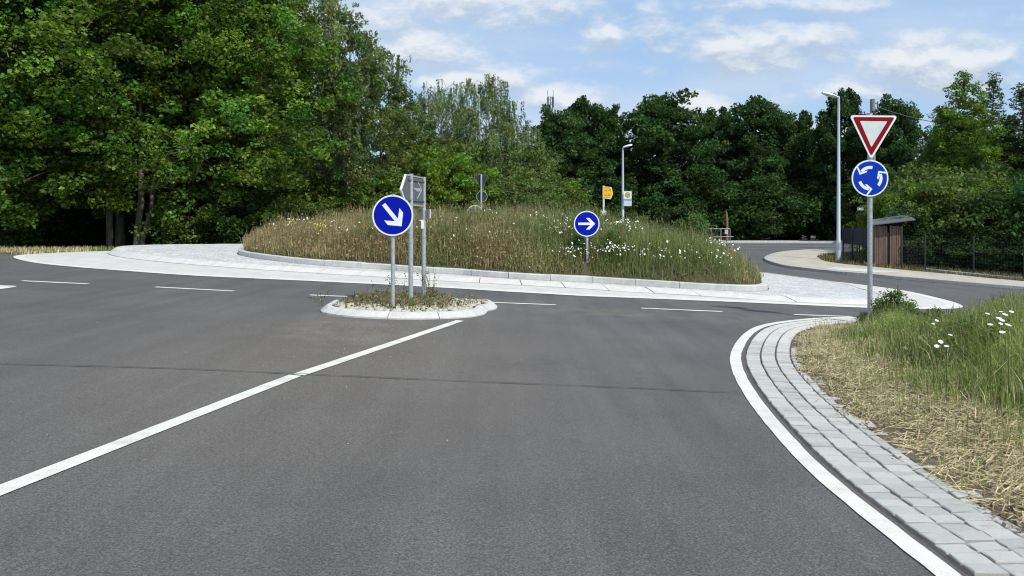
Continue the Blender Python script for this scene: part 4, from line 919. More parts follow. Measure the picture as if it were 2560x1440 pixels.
Y0 = 45.; x0 = (2181.5 - 1280) / F * Y0; H = HC + (YH - 248) * Y0 / F - tz(x0, Y0)
t = thing('utility_pole', 'thick grey concrete utility pole rising behind the give way sign', 'utility pole', (x0, Y0, tz(x0, Y0)))
MB().tube([(0, 0, -.2), (0, 0, H)], [.19, .14], 14).build('pole', M_CPOLE, t, smooth=True)
MB().tube([(.27, -.05, H - .72), (.27, -.05, H - .15)], .035, 8).box((.15, -.05, H - .25), (.3, .05, .05)).build('bracket', M_BACK, t); MB().box((-.02, -.17, H - .85), (.14, .1, .3)).build('junction_box', M_DARK, t)
a3 = Vector((x0 + .27, Y0 - .05, HC + (YH - 268) * Y0 / F)); b3 = Vector(pt(2460, 318, 43.)); pts = [a3.lerp(b3, s) + Vector((0, 0, -.25 * 4 * s * (1 - s))) for s in np.linspace(0, 1, 14)]
MB().tube(pts, .022, 6).build('cable', M_BACK, None, label='overhead cable running from the utility pole to the right into the conifers', category='cable')
Y0 = 150.; x0 = (1376 - 1280) / F * Y0; H = HC + (YH - 226) * Y0 / F; t = thing('antenna_mast', 'distant mobile phone mast with antennas above the dark tree crowns', 'antenna mast', (x0, Y0, 0))
b = MB(); 
for sx_, sy_ in ((-.45, -.3), (.45, -.3), (0, .5)): b.tube([(sx_, sy_, 0), (sx_ * .8, sy_ * .8, H - 1.2)], .09, 6)
for k in range(24):
    z = H - 2 - k * 1.1; 
    if z > 1: b.tube([(-.4, -.28, z), (.4, -.28, z + .9)], .04, 4).tube([(.4, -.28, z), (0, .45, z + .9)], .04, 4)
b.build('lattice', M_CPOLE, t, kind='stuff')
for sx_ in (-.55, .55):
    MB().tube([(sx_, -.2, H - 3), (sx_, -.2, H)], .05, 6).build('antenna_rod', M_CPOLE, t); MB().box((sx_, -.35, H - 2.4), (.3, .2, 2.0)).build('antenna_panel', M_BACK, t)
for sx_ in (-1., -.2, .9): MB().box((sx_, -.4, H - 4.6), (.28, .2, 1.6)).build('antenna_panel', M_BACK, t)

# ------------------------------------------------------------------ railing, far shed, small background things
Y0 = 56.; kk = Y0 / F; x0 = (1655 - 1280) * kk; x1 = (1825 - 1280) * kk; zb = 0.
t = thing('railing', 'grey metal pedestrian railing beyond the far right edge of the meadow', 'railing', (x1, Y0, zb)); M_RAIL = mat('railing_steel', (.24, .27, .27), .5, .3)
zt_ = HC + (YH - 572) * kk; L_ = x1 - x0
MB().tube([(-L_, 0, zt_), (0, 0, zt_)], .035, 8).build('top_rail', M_RAIL, t); MB().tube([(-L_, 0, zt_ - .58), (.25, 0, zt_ - .58)], .03, 8).build('lower_rail', M_RAIL, t)
for k in range(8): MB().tube([(-k * L_ / 7.4, 0, -.1), (-k * L_ / 7.4, 0, zt_)], .035, 8).build('post', M_RAIL, t)
MB().box((-.28, -.05, zt_ - .22), (.22, .02, .30)).build('notice_plate', mat('beige_notice', (.60, .47, .38), .6), t)
Y0 = 68.; kk = Y0 / F; xx0 = (1735 - 1280) * kk; xx1 = (1818 - 1280) * kk
t = thing('dark_shed', 'dark blue grey pitched roof of a shed half hidden under the dark trees', 'shed', ((xx0 + xx1) / 2, Y0, 0)); w2 = (xx1 - xx0) / 2
M_SLATE = mat('slate_blue', rough=.7, build=wear((.075, .095, .125), (.05, .065, .09), 1.5, .3)); zr = HC + (YH - 541) * kk; ze = HC + (YH - 575) * kk
MB().prism([(-w2, -.1), (w2, -.1), (w2, ze), (.6, zr), (-w2, ze)], 0, 3.5).build('wall', M_SLATE, t)
MB().add([(-w2 - .2, -.3, ze - .1), (.6, -.3, zr + .06), (.6, 3.8, zr + .06), (-w2 - .2, 3.8, ze - .1), (w2 + .2, -.3, ze - .1), (w2 + .2, 3.8, ze - .1)], [(0, 1, 2, 3), (1, 4, 5, 2)]).build('roof', mat('slate_roof', (.05, .065, .085), .6), t)
t = thing('tree_stump_post', 'orange brown broken trunk standing at the end of the railing', 'tree stump', pt(1818, 570, 61)); MB().tube([(0, 0, -2), (0, 0, .3), (-.05, 0, 1.1), (-.08, 0, 1.35)], [.10, .09, .08, .04], 9).build('trunk', mat('sawn_wood', (.20, .115, .075), .9), t, smooth=True)
t = thing('nesting_box', 'small white box at the edge of the bright bush behind the give way post', 'box', pt(2151, 522, 36.5)); MB().box((0, 0, 0), (.22, .2, .15)).build('box', M_WHITE2, t); MB().box((0, 0, .08), (.25, .24, .02)).build('lid', M_BACK, t); MB().tube([(0, .08, -3.2), (0, .08, -.06)], .025, 8).build('post', M_DARK, t)
# hut with vertical boards
Yh_ = 32.2; kk = Yh_ / F; hx0 = (2186 - 1280) * kk; hx1 = (2251 - 1280) * kk; zb = tz(hx0, Yh_) ; 
t = thing('wooden_hut', 'small hut of weathered vertical boards with a sloping grey roof, behind the give way post', 'shed', (hx0, Yh_, zb), R_(-15)); Zq = lambda py: HC + (YH - py) * kk - zb
W_ = hx1 - hx0; nb = 13; bw = W_ / nb
dz_ = Zq(668)
for k in range(nb):
    x = bw * (k + .5); top = Zq(565) + .02 * rng.normal(); yy = .0 + .012 * (k % 2)
    if k == 6: MB().box((x, .06, (top + dz_) / 2 - .1), (bw * .8, .02, top - dz_ - .3)).build('door_gap', M_DARK, t); continue
    MB().box((x, yy, (top + dz_ - .1) / 2), (bw - .014, .022, top - dz_ + .1)).build('board', M_WOOD, t)
D_ = 1.25
for sx_, nm in ((W_ - .01, 'side_wall'), (.01, 'side_wall')): MB().box((sx_, D_ / 2 + .03, (Zq(565) + dz_) / 2), (.02, D_ - .06, Zq(565) - dz_ + .1)).build(nm, M_WOOD, t)
MB().box((W_ / 2, D_, (Zq(565) + dz_) / 2), (W_ - .05, .02, Zq(565) - dz_ + .1)).build('back_wall', M_WOOD, t)
xr0, xr1 = (2176 - 2186) * kk, (2276 - 2186) * kk
MB().add([(xr0, -.28, Zq(564)), (xr1, -.28, Zq(551)), (xr1, D_ + .1, Zq(538)), (xr0 + .2, D_ + .1, Zq(552)), (xr0, -.28, Zq(561.5)), (xr1, -.28, Zq(548.5)), (xr1, D_ + .1, Zq(535.5)), (xr0 + .2, D_ + .1, Zq(549.5))],
         [(0, 1, 2, 3), (4, 7, 6, 5), (0, 4, 5, 1), (1, 5, 6, 2), (2, 6, 7, 3), (3, 7, 4, 0)]).build('roof', M_ROOF, t)
t2 = thing('log_pile', 'dark stack of split logs beside the wooden hut', 'log pile', (hx1 + .25, Yh_ - .1, zb))
for r_i in range(8):
    for c_i in range(4): MB().tube([(c_i * .17 + (r_i % 2) * .06, 0, dz_ + .08 + r_i * .14), (c_i * .17 + (r_i % 2) * .06, .9, dz_ + .08 + r_i * .14)], rng.uniform(.05, .075), 7).build('log', mat('dark_log', (.10, .08, .065), .95), t2)
# fences
def netting(name, x0, y0, x1, y1, zb0, zb1, h0, h1, m, parent, nx, nz, th=.012):
    b = MB()
    for i in range(nx + 1):
        s = i / nx; x, y = x0 + (x1 - x0) * s, y0 + (y1 - y0) * s; b.box((x, y, zb0 + (zb1 - zb0) * s + (h0 + (h1 - h0) * s) / 2), (th, th, h0 + (h1 - h0) * s))
    for j in range(nz + 1):
        s = j / nz; b.tube([(x0, y0, zb0 + h0 * s), (x1, y1, zb1 + h1 * s)], th / 2, 4, caps=False)
    return b.build(name, m, parent, kind='stuff')
t = thing('mesh_fence', 'dark wire fence with privacy screen in its upper half, right of the tall lamp', 'fence', (15.0, 34.6, tz(15, 34.6)))
t_z = t.location.z
fp = [((2108 - 1280) / F * 34.6, 34.6), ((2131 - 1280) / F * 34.0, 34.0), ((2170 - 1280) / F * 33.0, 33.0)]
for i, (x, y) in enumerate(fp + [((2143 - 1280) / F * 39, 39.)]): MB().box((x - 15, y - 34.6, tz(x, y) - t_z + .78), (.06, .06, 1.7)).build('post', M_STEELD, t)
for i in range(2):
    (x0_, y0_), (x1_, y1_) = fp[i], fp[i + 1]; netting('wire_panel', x0_ - 15, y0_ - 34.6, x1_ - 15, y1_ - 34.6, tz(x0_, y0_) - t_z + .02, tz(x1_, y1_) - t_z + .02, 1.5, 1.5, M_STEELD, t, 14, 14, .008)
    b = MB(); zz_0, zz_1 = tz(x0_, y0_) - t_z, tz(x1_, y1_) - t_z
    b.add([(x0_ - 15, y0_ - 34.58, zz_0 + .82), (x1_ - 15, y1_ - 34.58, zz_1 + .82), (x1_ - 15, y1_ - 34.58, zz_1 + 1.53), (x0_ - 15, y0_ - 34.58, zz_0 + 1.53), (x0_ - 15, y0_ - 34.56, zz_0 + .82), (x1_ - 15, y1_ - 34.56, zz_1 + .82), (x1_ - 15, y1_ - 34.56, zz_1 + 1.53), (x0_ - 15, y0_ - 34.56, zz_0 + 1.53)],
          [(0, 1, 2, 3), (7, 6, 5, 4), (0, 4, 5, 1), (1, 5, 6, 2), (2, 6, 7, 3), (3, 7, 4, 0)]).build('privacy_screen', mat('anthracite_screen', (.035, .045, .06), .7), t)
fq = [(2254, 31.2), (2313, 30.2), (2434, 29.0), (2560, 27.6), (2700, 26)]
fx = [((p - 1280) / F * Y, Y) for p, Y in fq]; t = thing('garden_fence', 'low green wire fence in front of the hedge at the right edge', 'fence', (fx[0][0], fx[0][1], tz(*fx[0])))
for i, (x, y) in enumerate(fx):
    MB().tube([(x - fx[0][0], y - fx[0][1], tz(x, y) - t.location.z - .1), (x - fx[0][0], y - fx[0][1], tz(x, y) - t.location.z + 1.55)], .032, 8).build('post', M_STEELD, t)
    if i:
        x0_, y0_ = fx[i - 1]; netting('wire_panel', x0_ - fx[0][0], y0_ - fx[0][1], x - fx[0][0], y - fx[0][1], tz(x0_, y0_) - t.location.z, tz(x, y) - t.location.z, 1.4, 1.4, M_STEELD, t, 16, 10, .004)
ed = thing('garden_edging', '', ''); del ed['label'], ed['category']; ed['kind'] = 'structure'
kerb_run(ed, [(25, 22.9), (19, 27.1), (17.0, 29.2), (16.3, 30.3)], .08, .16, 1.0, M_GRANITE, 'edging_stone')

# ------------------------------------------------------------------ trees
def leaf_mesh(name, C, size, up, cols, droop=0., aspect=1.):
    """one four-cornered folded leaf (2 triangles... kite) per centre"""
    n = len(C); az = rng.uniform(0, 2 * math.pi, n)
    nrm = np.c_[rng.normal(0, 1, n), rng.normal(0, 1, n), np.abs(rng.normal(0, 1, n)) * up + .15]; nrm /= np.linalg.norm(nrm, axis=1)[:, None]
    d = np.c_[np.cos(az), np.sin(az), np.full(n, -droop)]; d -= nrm * (d * nrm).sum(1)[:, None] * (1 if droop < 1 else .2); d /= np.linalg.norm(d, axis=1)[:, None] + 1e-9
    e = np.cross(nrm, d); e /= np.linalg.norm(e, axis=1)[:, None] + 1e-9; s = size[:, None]
    V = np.stack([C - d * s * .5, C + e * s * .36 * aspect + d * s * .05 + nrm * s * .10, C + d * s * .55, C - e * s * .36 * aspect + d * s * .05 + nrm * s * .10], 1).reshape(-1, 3)
    b = np.arange(n)[:, None] * 4; return npmesh(name, V, np.concatenate([b + [0, 1, 2], b + [0, 2, 3]]), np.repeat(cols, 4, axis=0))
def grow(kind, seed, H, R, h0, nleaf, lsize, pal, palw, trunk_r, barkm, prof='round', clump=.55, flat=.38, up=1.0, nlimb=34, fork=0, vary=.25, hang=0., sparse=1., core=.35):
    """returns meshes (trunk, limbs, crown) of one tree in local coordinates"""
    global rng
    keep_rng = rng; rng = np.random.default_rng(seed)
    def rad(h):
        s = (h - h0) / (H - h0)
        if prof == 'round': return R * (np.clip(1 - ((s - .38) / .66) ** 2, 0, 1) ** .55 if s > .38 else (.62 + .38 * math.sin(math.pi / 2 * np.clip(s / .38, 0, 1))))
        if prof == 'cone': return R * (1 - s) ** .85 + .12
        if prof == 'column': return R * (math.sin(math.pi * min(1, .12 + s * .88)) ** .5) * (1 - .35 * s)
        return R * max(.15, math.sin(math.pi * (.12 + .82 * s)) ** .8)
    tb = MB(); wob = rng.normal(0, .012 * H, (6, 2)); wob[0] = 0
    tp = [(wob[i, 0] * i / 5, wob[i, 1] * i / 5, H * .93 * i / 5 - (.3 if i == 0 else 0)) for i in range(6)]
    tb.tube(tp, [trunk_r * (1 - .86 * i / 5) * (1.25 if i == 0 else 1) for i in range(6)], 9, caps=False)
    tipz = lambda z: np.array([np.interp(z, [p[2] for p in tp], [p[0] for p in tp]), np.interp(z, [p[2] for p in tp], [p[1] for p in tp]), z])
    for k in range(fork):
        a = rng.uniform(0, 6.28); e = rng.uniform(.25, .5) * H; r_ = .10 * H; tb.tube([(0, 0, -.2), (math.cos(a) * r_ * .35, math.sin(a) * r_ * .35, e * .4), (math.cos(a) * r_, math.sin(a) * r_, e), (math.cos(a) * r_ * 1.3, math.sin(a) * r_ * 1.3, H * .75)], [trunk_r * .7, trunk_r * .55, trunk_r * .35, .03], 8, caps=False)
    lb = MB(); cl = []; hs_ = (((np.arange(nlimb) + rng.uniform(0, 1, nlimb)) / nlimb) ** .8) * (H - h0) * .99 + h0
    for k, h in enumerate(hs_):
        a = k * 2.39996 + rng.normal(0, .35); Rl = rad(h) * rng.uniform(.72, 1.12); s_h = (h - h0) / (H - h0)
        rise = {'cone': -.12, 'column': .9}.get(prof, .55) * (1 if prof == 'cone' else (.25 + s_h)); zs = max(h - Rl * rise * .7, h0 * .6 + .1)
        P0 = tipz(min(zs, H * .9)); end = np.array([math.cos(a) * Rl, math.sin(a) * Rl, h]) + [P0[0] * .5, P0[1] * .5, 0]
        mid = (P0 + end) / 2 + [0, 0, Rl * (.10 if hang == 0 else .22)]
        pts = [(1 - t) ** 2 * P0 + 2 * t * (1 - t) * mid + t * t * end for t in np.linspace(0, 1, 6)]
        r0 = trunk_r * .34 * (1 - .6 * s_h) + .012; lb.tube([tuple(p) for p in pts], [r0 * (1 - .8 * i / 5) for i in range(6)], 5, caps=False)
        nt = max(3, int(Rl / clump * 2.6 * sparse))
        for j in range(nt):
            t = rng.uniform(core, 1.03) ** .8; b0 = (1 - t) ** 2 * P0 + 2 * t * (1 - t) * mid + t * t * end
            off = rng.normal(0, 1, 3) * [Rl * .26, Rl * .26, Rl * .13 + .12]; c = b0 + off * (1.1 - .4 * t)
            if rng.random() < .3: lb.tube([tuple(b0), tuple((b0 + c) / 2 + [0, 0, .05]), tuple(c)], [.016, .011, .005], 3, caps=False)
            cl.append((*c, clump * rng.uniform(.5, 1.35) * ((.3 + .7 * Rl / R) if prof in ('cone', 'column') else 1), math.hypot(c[0], c[1]) / (rad(np.clip(c[2], h0, H - .1)) + .1)))
    cl.append((*tipz(H * .93)[:2], H - .15, clump * (.22 if prof in ('cone', 'column') else .5), .5)); cl = np.array(cl)
    cl[:, 2] = np.clip(cl[:, 2], .25, H)
    w_ = cl[:, 3] ** 2; i = rng.choice(len(cl), nleaf, p=w_ / w_.sum()); u = rng.normal(0, 1, (nleaf, 3)); u /= np.linalg.norm(u, axis=1)[:, None]; u *= rng.uniform(.25, 1, (nleaf, 1)) ** .6
    ax_ = cl[i, 3]; C = cl[i, :3] + u * np.c_[ax_, ax_, ax_ * flat]
    C[:, 2] -= .25 * flat * (u[:, 0] ** 2 + u[:, 1] ** 2) * ax_            # sprays sag at their rims
    if hang > 0:
        st = rng.integers(0, 9, nleaf); aa = rng.uniform(0, 6.28, (len(cl), 9)); rr2 = rng.uniform(.1, 1, (len(cl), 9)); dr = rng.uniform(0, 1, nleaf)
        C = cl[i, :3] + np.c_[np.cos(aa[i, st]) * rr2[i, st] * ax_ * .8, np.sin(aa[i, st]) * rr2[i, st] * ax_ * .8, -dr * hang * (.5 + rr2[i, st])] + rng.normal(0, .035, (nleaf, 3))
    C[:, 2] = np.maximum(C[:, 2], .08)
    ct = (1 + rng.normal(0, vary, len(cl))).clip(.45, 1.7)[i][:, None]; hue = rng.normal(0, .12, len(cl))[i][:, None]
    cols = pick(pal, palw, nleaf, .10) * ct * np.c_[1 + hue, np.ones(nleaf), 1 - hue * .5]
    sz = lsize * rng.uniform(.5, 1.5, nleaf); cm = leaf_mesh(kind + '_crown', C, sz, up, cols.clip(.004, .5), droop=1.2 if hang else .35, aspect=.8 if hang else 1.)
    tm = tb.mesh(kind + '_trunk', True); lm = lb.mesh(kind + '_limbs', True); tm.materials.append(barkm); lm.materials.append(barkm); cm.materials.append(M_LEAF)
    rng = keep_rng; return tm, lm, cm
def plant(name, ms, x, y, label, cat='tree', rz=0., s=(1, 1, 1), group=None, z=None):
    t = thing(name, label, cat, (x, y, (tz(x, y) if z is None else z) - .03), rz, group); t.scale = s
    for nm, me in zip(('trunk', 'limbs', 'crown'), ms):
        if len(me.vertices): link(nm, me, None, t)
    return t
MAPLE = [(.095, .175, .027), (.125, .205, .032), (.074, .150, .027), (.165, .235, .036)]
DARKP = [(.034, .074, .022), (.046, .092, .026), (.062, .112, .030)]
MIDP = [(.11, .155, .042), (.14, .185, .054), (.085, .128, .040)]
BIRP = [(.16, .215, .085), (.20, .25, .11), (.12, .17, .07), (.28, .30, .18)]
BRIGHT = [(.12, .19, .025), (.155, .22, .03), (.085, .15, .022)]
maple = [grow('maple', 11, 15.5, 5.2, 2.9, 105000, .165, MAPLE, [3, 3, 3, 1.3], .16, M_BARK, clump=.62, flat=.62, up=1.1, nlimb=66, vary=.34),
         grow('maple', 12, 15.0, 5.0, .7, 105000, .155, MAPLE, [3, 3, 2.6, 2], .20, M_BARK, clump=.58, flat=.66, up=1.1, nlimb=78, vary=.34)]
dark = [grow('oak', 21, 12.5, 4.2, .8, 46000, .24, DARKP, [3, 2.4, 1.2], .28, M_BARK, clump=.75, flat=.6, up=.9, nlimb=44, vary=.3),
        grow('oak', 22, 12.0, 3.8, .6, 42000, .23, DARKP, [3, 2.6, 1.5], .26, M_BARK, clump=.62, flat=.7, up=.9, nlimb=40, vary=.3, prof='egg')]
slim = grow('ash', 31, 12.5, 2.6, .8, 27000, .125, MIDP, [3, 2, 2], .15, M_BARK, clump=.40, flat=.6, up=.8, nlimb=42, vary=.3, prof='egg', sparse=.75, core=.45)
birch = [grow('birch', 41, 12.0, 3.3, 2.6, 46000, .12, BIRP, [3, 2, 2, .7], .15, M_BIRCH, clump=.62, hang=1.0, nlimb=46, vary=.25, prof='round', sparse=.62, core=.42),
         grow('birch', 42, 12.0, 3.0, 2.4, 40000, .12, BIRP, [3, 2, 2, .9], .13, M_BIRCH, clump=.58, hang=.9, nlimb=42, vary=.25, prof='round', sparse=.6, core=.42, fork=2)]
bush = [grow('bush', 51, 3.6, 2.3, .15, 17000, .12, MIDP, [3, 2, 2], .05, M_BARK, clump=.42, flat=.6, up=.9, nlimb=30, vary=.28, fork=3),
        grow('bush', 52, 4.6, 2.2, .15, 20000, .125, BRIGHT, [3, 2, 2], .06, M_BARK, clump=.42, flat=.5, up=1.1, nlimb=32, vary=.3, fork=2),
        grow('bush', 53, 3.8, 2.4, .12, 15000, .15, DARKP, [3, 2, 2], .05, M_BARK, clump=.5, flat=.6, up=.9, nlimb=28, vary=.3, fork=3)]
colm = grow('hornbeam', 61, 9.2, 1.75, .4, 46000, .095, BRIGHT, [1, 1, 2.5], .09, M_BARK, clump=.42, flat=.7, nlimb=95, vary=.35, prof='column', sparse=1.1)
spru = grow('spruce', 71, 9.5, 1.9, .4, 34000, .085, [(.048, .092, .034), (.07, .118, .04), (.10, .14, .042)], [3, 2, 1], .10, M_BARK, clump=.30, flat=.3, nlimb=150, vary=.3, prof='cone', sparse=1.)
TOPS = {}
def P_(px, Y): return (px - 1280) / F * Y, Y
def put(name, ms, px, Y, label, H=None, base=None, rz=None, wide=1., cat='tree', group=None):
    x, y = P_(px, Y); top = max(v.co.z for v in ms[2].vertices) if ms[2].name not in TOPS else TOPS[ms[2].name]; TOPS[ms[2].name] = top; s = 1. if H is None else H / top; return plant(name, ms, x, y, label, cat, rng.uniform(0, 6.28) if rz is None else rz, (s * wide, s * wide, s), group)
def hgt(py, Y, px): return HC + (YH - py) * Y / F - tz((px - 1280) / F * Y, Y)
# left wood
ORD = 'first second third fourth fifth sixth seventh eighth ninth tenth eleventh twelfth thirteenth fourteenth fifteenth'.split()
put('maple_tree', maple[1], -130, 29.5, 'sunlit maple whose branches enter the picture at the far left edge', 15.5, 15., 1.0, 1.0)
put('maple_tree', maple[0], 300, 33.0, 'large maple with a high crown over dark bare trunks at the left', 16, 15.5, 2.2, 1.08)
put('maple_tree', maple[1], 560, 33.5, 'broad maple with bright green foliage hanging to the ground left of the bed', 13.6, 15., 4.0, 1.0)
put('maple_tree', maple[0], 90, 39, 'maple standing in deep shade behind the leftmost tree', 17, 15.5, .5, 1.1)
put('maple_tree', maple[1], 430, 40, 'dark maple filling the gap behind the large left maple', 16, 15., 5.5, .9)
put('maple_tree', maple[0], 400, 43, 'tall maple rising behind the broad maple, crown top out of frame', 19, 15.5, 3.0, 1.0)
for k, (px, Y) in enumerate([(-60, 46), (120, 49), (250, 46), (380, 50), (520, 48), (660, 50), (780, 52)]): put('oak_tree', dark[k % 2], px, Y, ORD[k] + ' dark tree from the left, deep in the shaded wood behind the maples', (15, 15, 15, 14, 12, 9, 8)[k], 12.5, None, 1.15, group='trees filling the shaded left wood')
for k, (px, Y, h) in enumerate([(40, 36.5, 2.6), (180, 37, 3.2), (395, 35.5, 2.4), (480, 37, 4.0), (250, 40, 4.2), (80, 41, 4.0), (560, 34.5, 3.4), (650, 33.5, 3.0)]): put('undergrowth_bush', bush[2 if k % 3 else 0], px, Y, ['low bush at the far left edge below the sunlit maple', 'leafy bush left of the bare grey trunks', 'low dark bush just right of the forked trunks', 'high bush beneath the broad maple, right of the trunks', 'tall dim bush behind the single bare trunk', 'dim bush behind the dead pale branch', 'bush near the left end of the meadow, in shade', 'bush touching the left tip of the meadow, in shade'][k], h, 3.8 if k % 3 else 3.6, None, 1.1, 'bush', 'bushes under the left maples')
# bare trunks in the left shade
for px, Y, tx, lab in ((275, 31.4, -.1, 'single bare grey trunk standing in the shade of the left wood'), (338, 31.0, .8, 'forked pair of grey trunks at the road edge below the large maple')):
    x, y = P_(px, Y); t = thing('bare_tree', lab, 'tree trunk', (x, y, tz(x, y) - .1)); b = MB().tube([(0, 0, 0), (tx * .3, 0, 2.2), (tx * .2, .1, 6.5)], [.14, .12, .07], 9)
    if tx > .5: b.tube([(.12, 0, 0), (.62, .1, 1.9), (.8, .2, 5.5)], [.11, .10, .06], 9)
    b.build('trunk', M_BARK, t, smooth=True)
x, y = P_(160, 31.5); t = thing('dead_branch', 'thin pale dead branch hanging in the dark of the left wood', 'branch', (x, y, 0)); MB().tube([tuple(Vector(pt(a, b_, 31.5)) - Vector((x, y, 0))) for a, b_ in ((135, 452), (165, 456), (195, 445), (215, 425), (222, 405))], [.02, .03, .03, .03, .02], 6).tube([tuple(Vector(pt(a, b_, 31.5)) - Vector((x, y, 0))) for a, b_ in ((207, 462), (214, 440), (220, 415))], [.015, .025, .02], 6).build('twig', mat('pale_branch', (.20, .18, .14), .9), t)
# middle
put('birch_tree', birch[0], 765, 37, 'tall birch with hanging twigs just right of the left maples, top out of frame', 13.4, 12., 1.2, .95)
put('birch_tree', birch[1], 700, 41, 'pale birch crown peeping over the broad maple', 14.5, 12., 3.2, 1.0)
put('ash_tree', slim, 868, 36, 'tall slender ash with a ragged pointed top against the sky', hgt(8, 36, 868), 12.5, .6, .78)
put('ash_tree', slim, 955, 40, 'ash with rounded shoulder right of the tall slender ash', hgt(125, 40, 955), 12.5, 3.4, 1.0)
put('ash_tree', slim, 1020, 44, 'lower ash between the pointed ash and the birches', hgt(235, 44, 1020), 12.5, 2.0, 1.05)
put('birch_tree', birch[0], 1098, 48, 'left one of the two slim birches above the bright bushes', hgt(200, 48, 1098), 12., 2.5, .85)
put('birch_tree', birch[1], 1215, 47, 'white stemmed birch, tallest of the centre group', hgt(182, 47, 1215), 12., .4, .95)
put('birch_tree', birch[0], 1275, 50, 'low leaning birch at the right end of the centre group', hgt(272, 50, 1275), 12., 5.1, .9)
for px, Y, top, k, lab in ((1090, 37, 355, 1, 'bright yellow green bush below the slim birches'), (1180, 38, 400, 1, 'yellow green bush left of the backs of the two signs'), (900, 37, 430, 1, 'green bush at the foot of the slender ash'), (1000, 37, 420, 1, 'green bush behind the direction board'),
                           (1250, 39, 440, 0, 'olive bush right of the dark triangle sign'), (1320, 41, 420, 0, 'olive bush behind the top of the meadow'), (960, 40, 400, 0, 'olive bush between ash and bright bush'), (740, 33, 490, 0, 'small light bush at the left end of the meadow'), (820, 36, 470, 1, 'green sapling bush beside the ash trunk'),
                           (1395, 46, 440, 1, 'green bush under the first dark oak'), (1300, 46, 350, 0, 'tall olive bush under the leaning birch'), (1160, 44, 340, 0, 'tall olive bush behind the yellow green bushes'), (1060, 44, 330, 0, 'tall olive bush between ashes and birches')):
    put('bush', bush[k], px, Y, lab, hgt(top, Y, px), 4.6 if k == 1 else 3.6, None, .8 if hgt(top, Y, px) > 4.5 else 1.05, 'bush')
# dark trees on the right of centre
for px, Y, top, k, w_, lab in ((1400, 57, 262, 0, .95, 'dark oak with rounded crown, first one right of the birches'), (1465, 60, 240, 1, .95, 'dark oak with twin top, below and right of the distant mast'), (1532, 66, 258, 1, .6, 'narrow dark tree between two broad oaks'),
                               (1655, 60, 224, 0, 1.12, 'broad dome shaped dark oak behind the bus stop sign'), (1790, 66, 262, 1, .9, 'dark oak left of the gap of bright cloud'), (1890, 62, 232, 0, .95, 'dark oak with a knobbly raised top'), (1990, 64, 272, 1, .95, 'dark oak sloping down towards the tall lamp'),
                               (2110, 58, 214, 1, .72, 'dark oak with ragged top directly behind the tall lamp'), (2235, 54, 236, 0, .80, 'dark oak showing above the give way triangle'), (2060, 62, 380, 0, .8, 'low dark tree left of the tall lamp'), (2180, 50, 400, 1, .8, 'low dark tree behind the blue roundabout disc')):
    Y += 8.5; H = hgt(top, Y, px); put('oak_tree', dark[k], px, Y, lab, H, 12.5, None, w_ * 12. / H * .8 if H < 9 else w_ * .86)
for k, px in enumerate(range(1340, 2200, 62)): put('hedge_bush', bush[2], px, 66.5 + (k % 3) * 1.5, ORD[k] + ' dark bush from the left in the row along the foot of the oaks', 5.0 + (k % 2), 3.8, None, 1.1, 'bush', 'dark bushes along the foot of the oaks')
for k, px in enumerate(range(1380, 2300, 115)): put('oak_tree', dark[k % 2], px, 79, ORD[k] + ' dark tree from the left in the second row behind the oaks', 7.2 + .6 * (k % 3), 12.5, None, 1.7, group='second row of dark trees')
# right side
put('hornbeam_tree', colm, 2408, 37, 'slim yellow green conifer like tree with tall pointed top, right of the signs', hgt(172, 37, 2408), 9., 1.0, 1.0)
put('hornbeam_tree', colm, 2352, 38.5, 'lower yellow green tree left of the tall pointed one', hgt(262, 38.5, 2352), 9., 3.0, .95)
put('spruce_tree', spru, 2482, 39, 'spruce with bare pointed leader near the right edge', hgt(176, 39, 2482), 9.5, 0, .95)
put('spruce_tree', spru, 2556, 37, 'dark spruce cut by the right edge of the picture', hgt(200, 37, 2556), 9.5, 2.0, 1.15)
put('spruce_tree', spru, 2640, 36, 'spruce just outside the right edge, its branches reaching in', 8.5, 9.5, 4.0, 1.2)
for px, Y, top, ms_, lab in ((2448, 38.2, 300, colm, 'olive green tree filling the gap between pointed tree and spruce'), (2305, 38, 385, colm, 'short pale green tree above the right end of the hut'), (2520, 37.8, 285, colm, 'pale green tree between the two spruces at the right edge'), (2378, 36.8, 330, colm, 'low pale green tree in front of the pointed tree')):
    put('hornbeam_tree', ms_, px, Y, lab, hgt(top, Y, px), 9., None, 1.15)
put('bush', bush[1], 2215, 36, 'bright sunlit lime green bush behind the wooden hut', hgt(472, 36, 2215), 4.6, .4, .75, 'bush')
for px, Y, top, k, w_, lab in ((2310, 34.5, 450, 1, .85, 'green shrub right of the wooden hut'), (2385, 33.5, 420, 0, .95, 'shrub behind the first fence posts'), (2460, 33, 440, 1, .95, 'sunlit shrub hanging over the fence'), (2540, 32, 430, 2, .95, 'dark shrub at the right edge behind the fence'),
                               (2290, 38, 415, 0, .85, 'tall olive shrub above the hut roof'), (2365, 36, 400, 0, .9, 'olive shrub below the pointed tree'), (2500, 35.5, 385, 2, .9, 'dark shrub below the spruces'), (2350, 32.3, 560, 2, 1.3, 'low dark shrub directly behind the wire fence'), (2470, 31.3, 560, 2, 1.3, 'low dark shrub between fence posts at right'), (2600, 30.5, 540, 2, 1.2, 'low dark shrub cut by the right edge'), (2440, 40, 380, 2, .9, 'dark shrub deep in the right hedge'), (2285, 33.6, 500, 2, .9, 'dark shrub against the side of the hut')):
    put('hedge_shrub', bush[k], px, Y, lab, hgt(top, Y, px), 4.6 if k == 1 else 3.6 if k == 0 else 3.8, None, w_ if hgt(top, Y, px) < 5 else w_ * .85, 'shrub')
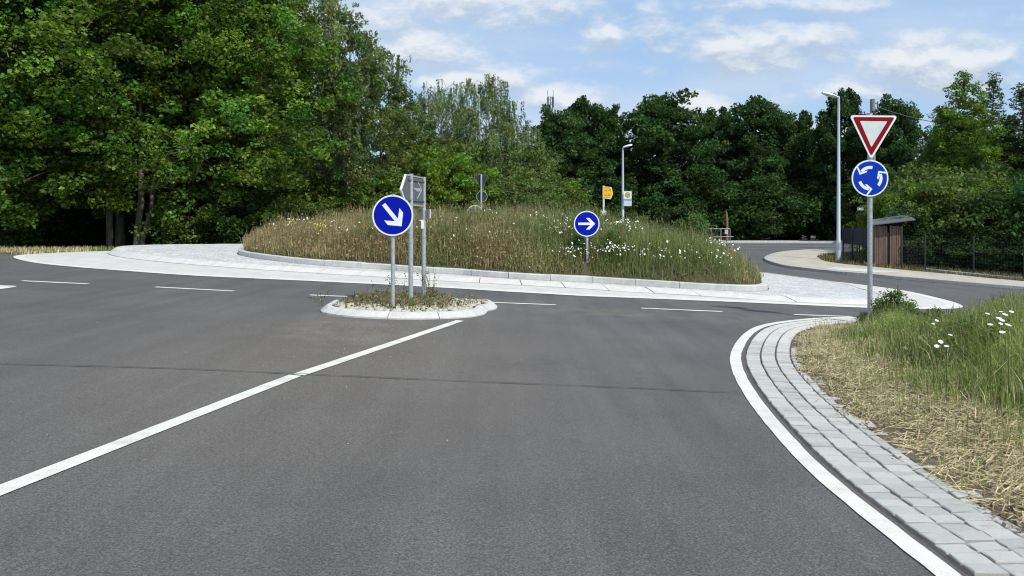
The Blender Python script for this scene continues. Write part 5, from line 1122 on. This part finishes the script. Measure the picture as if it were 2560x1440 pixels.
# plants on the verge and in the bed
weed = grow('weed', 81, 1.0, .42, .06, 3200, .05, [(.10, .165, .045), (.13, .195, .06), (.075, .125, .04)], [2, 2, 1], .008, mat('green_stem', (.12, .15, .05), .8), clump=.13, flat=.8, up=.6, nlimb=26, vary=.2, fork=4, prof='egg')
def putw(px, Y, h, lab, w_=1., zf=None):
    x, y = P_(px, Y); return plant('weed_plant', weed, x, y, lab, 'plant', rng.uniform(0, 6.28), (h * w_, h * w_, h), None, (zf or vz)(x, y) if zf or True else None)
putw(2235, 12.3, .60, 'leafy green weed just right of the give way post', 1.15); putw(2275, 11.6, .42, 'smaller leafy weed right of the weed by the give way post', 1.2); putw(2205, 12.6, .46, 'grassy weed at the foot of the give way post', .9)
putw(2335, 11.0, .40, 'weed in front of the right tip of the roundabout apron', 1.2); putw(2430, 8.2, .5, 'dark leafy weed in the tall verge grass', 1.2); putw(2520, 7.2, .55, 'large leafy weed at the right edge of the verge', 1.2); putw(2160, 12.4, .26, 'low weed left of the give way post', 1.)
for px, Y, h, lab in ((1740, 21.5, 1.05, 'tall bushy plant on the right shoulder of the bed'), (1700, 21.8, .8, 'bushy plant left of the tallest plant on the bed'), (1372, 23.5, 1.15, 'tall pale stalks sticking up above the meadow crest'), (1608, 22.5, .75, 'grey green stalks right of the bus stop lamp'), (1530, 18.4, .62, 'daisy plant with dense foliage right of the arrow sign'), (1445, 18.6, .5, 'low leafy plant left of the arrow sign post'), (1060, 19.6, .5, 'leafy plant low in the bed behind the two posts'), (930, 20.0, .45, 'green leafy plant low in the brown grass')):
    x, y = P_(px, Y); plant('bed_plant', weed, x, y, lab, 'plant', rng.uniform(0, 6.28), (h * .9, h * .9, h), None, float(mound(x, y)))
# dry branching weed stems on the island
for px, Y, h, n_, lab in ((1078, 12.75, .62, 9, 'branching dry weed right of the two posts on the traffic island'), (1008, 12.6, .60, 4, 'thin dry stems between the posts of the traffic island'), (955, 12.3, .45, 4, 'thin dry stem left of the island sign post'), (806, 11.35, .28, 3, 'dry tuft at the left corner of the traffic island')):
    x, y = P_(px, Y); t = thing('dry_weed', lab, 'plant', (x, y, tz(x, y) + .07)); b = MB(); lf = []
    for k in range(n_):
        a = rng.uniform(-1, 1); e = Vector((a * .45 * h, rng.normal(0, .12), h * rng.uniform(.6, 1.0))); b.tube([(0, 0, 0), tuple(e * .5 + Vector((0, 0, .05))), tuple(e)], [.004, .003, .002], 4)
        for j in range(12): lf.append(tuple(e * rng.uniform(.35, 1.05) + Vector(rng.normal(0, .018, 3))))
    b.build('stem', mat('dry_stem', (.20, .16, .09), .9), t)
    if px > 1050: lf += [tuple(rng.normal(0, 1, 3) * [.07, .07, .05] + [0, 0, .09]) for _ in range(160)]
    link('foliage', leaf_mesh('foliage', np.array(lf), np.full(len(lf), .028), .5, pick([(.10, .12, .045), (.2, .15, .09)], [2, 1], len(lf))), M_LEAF, t)
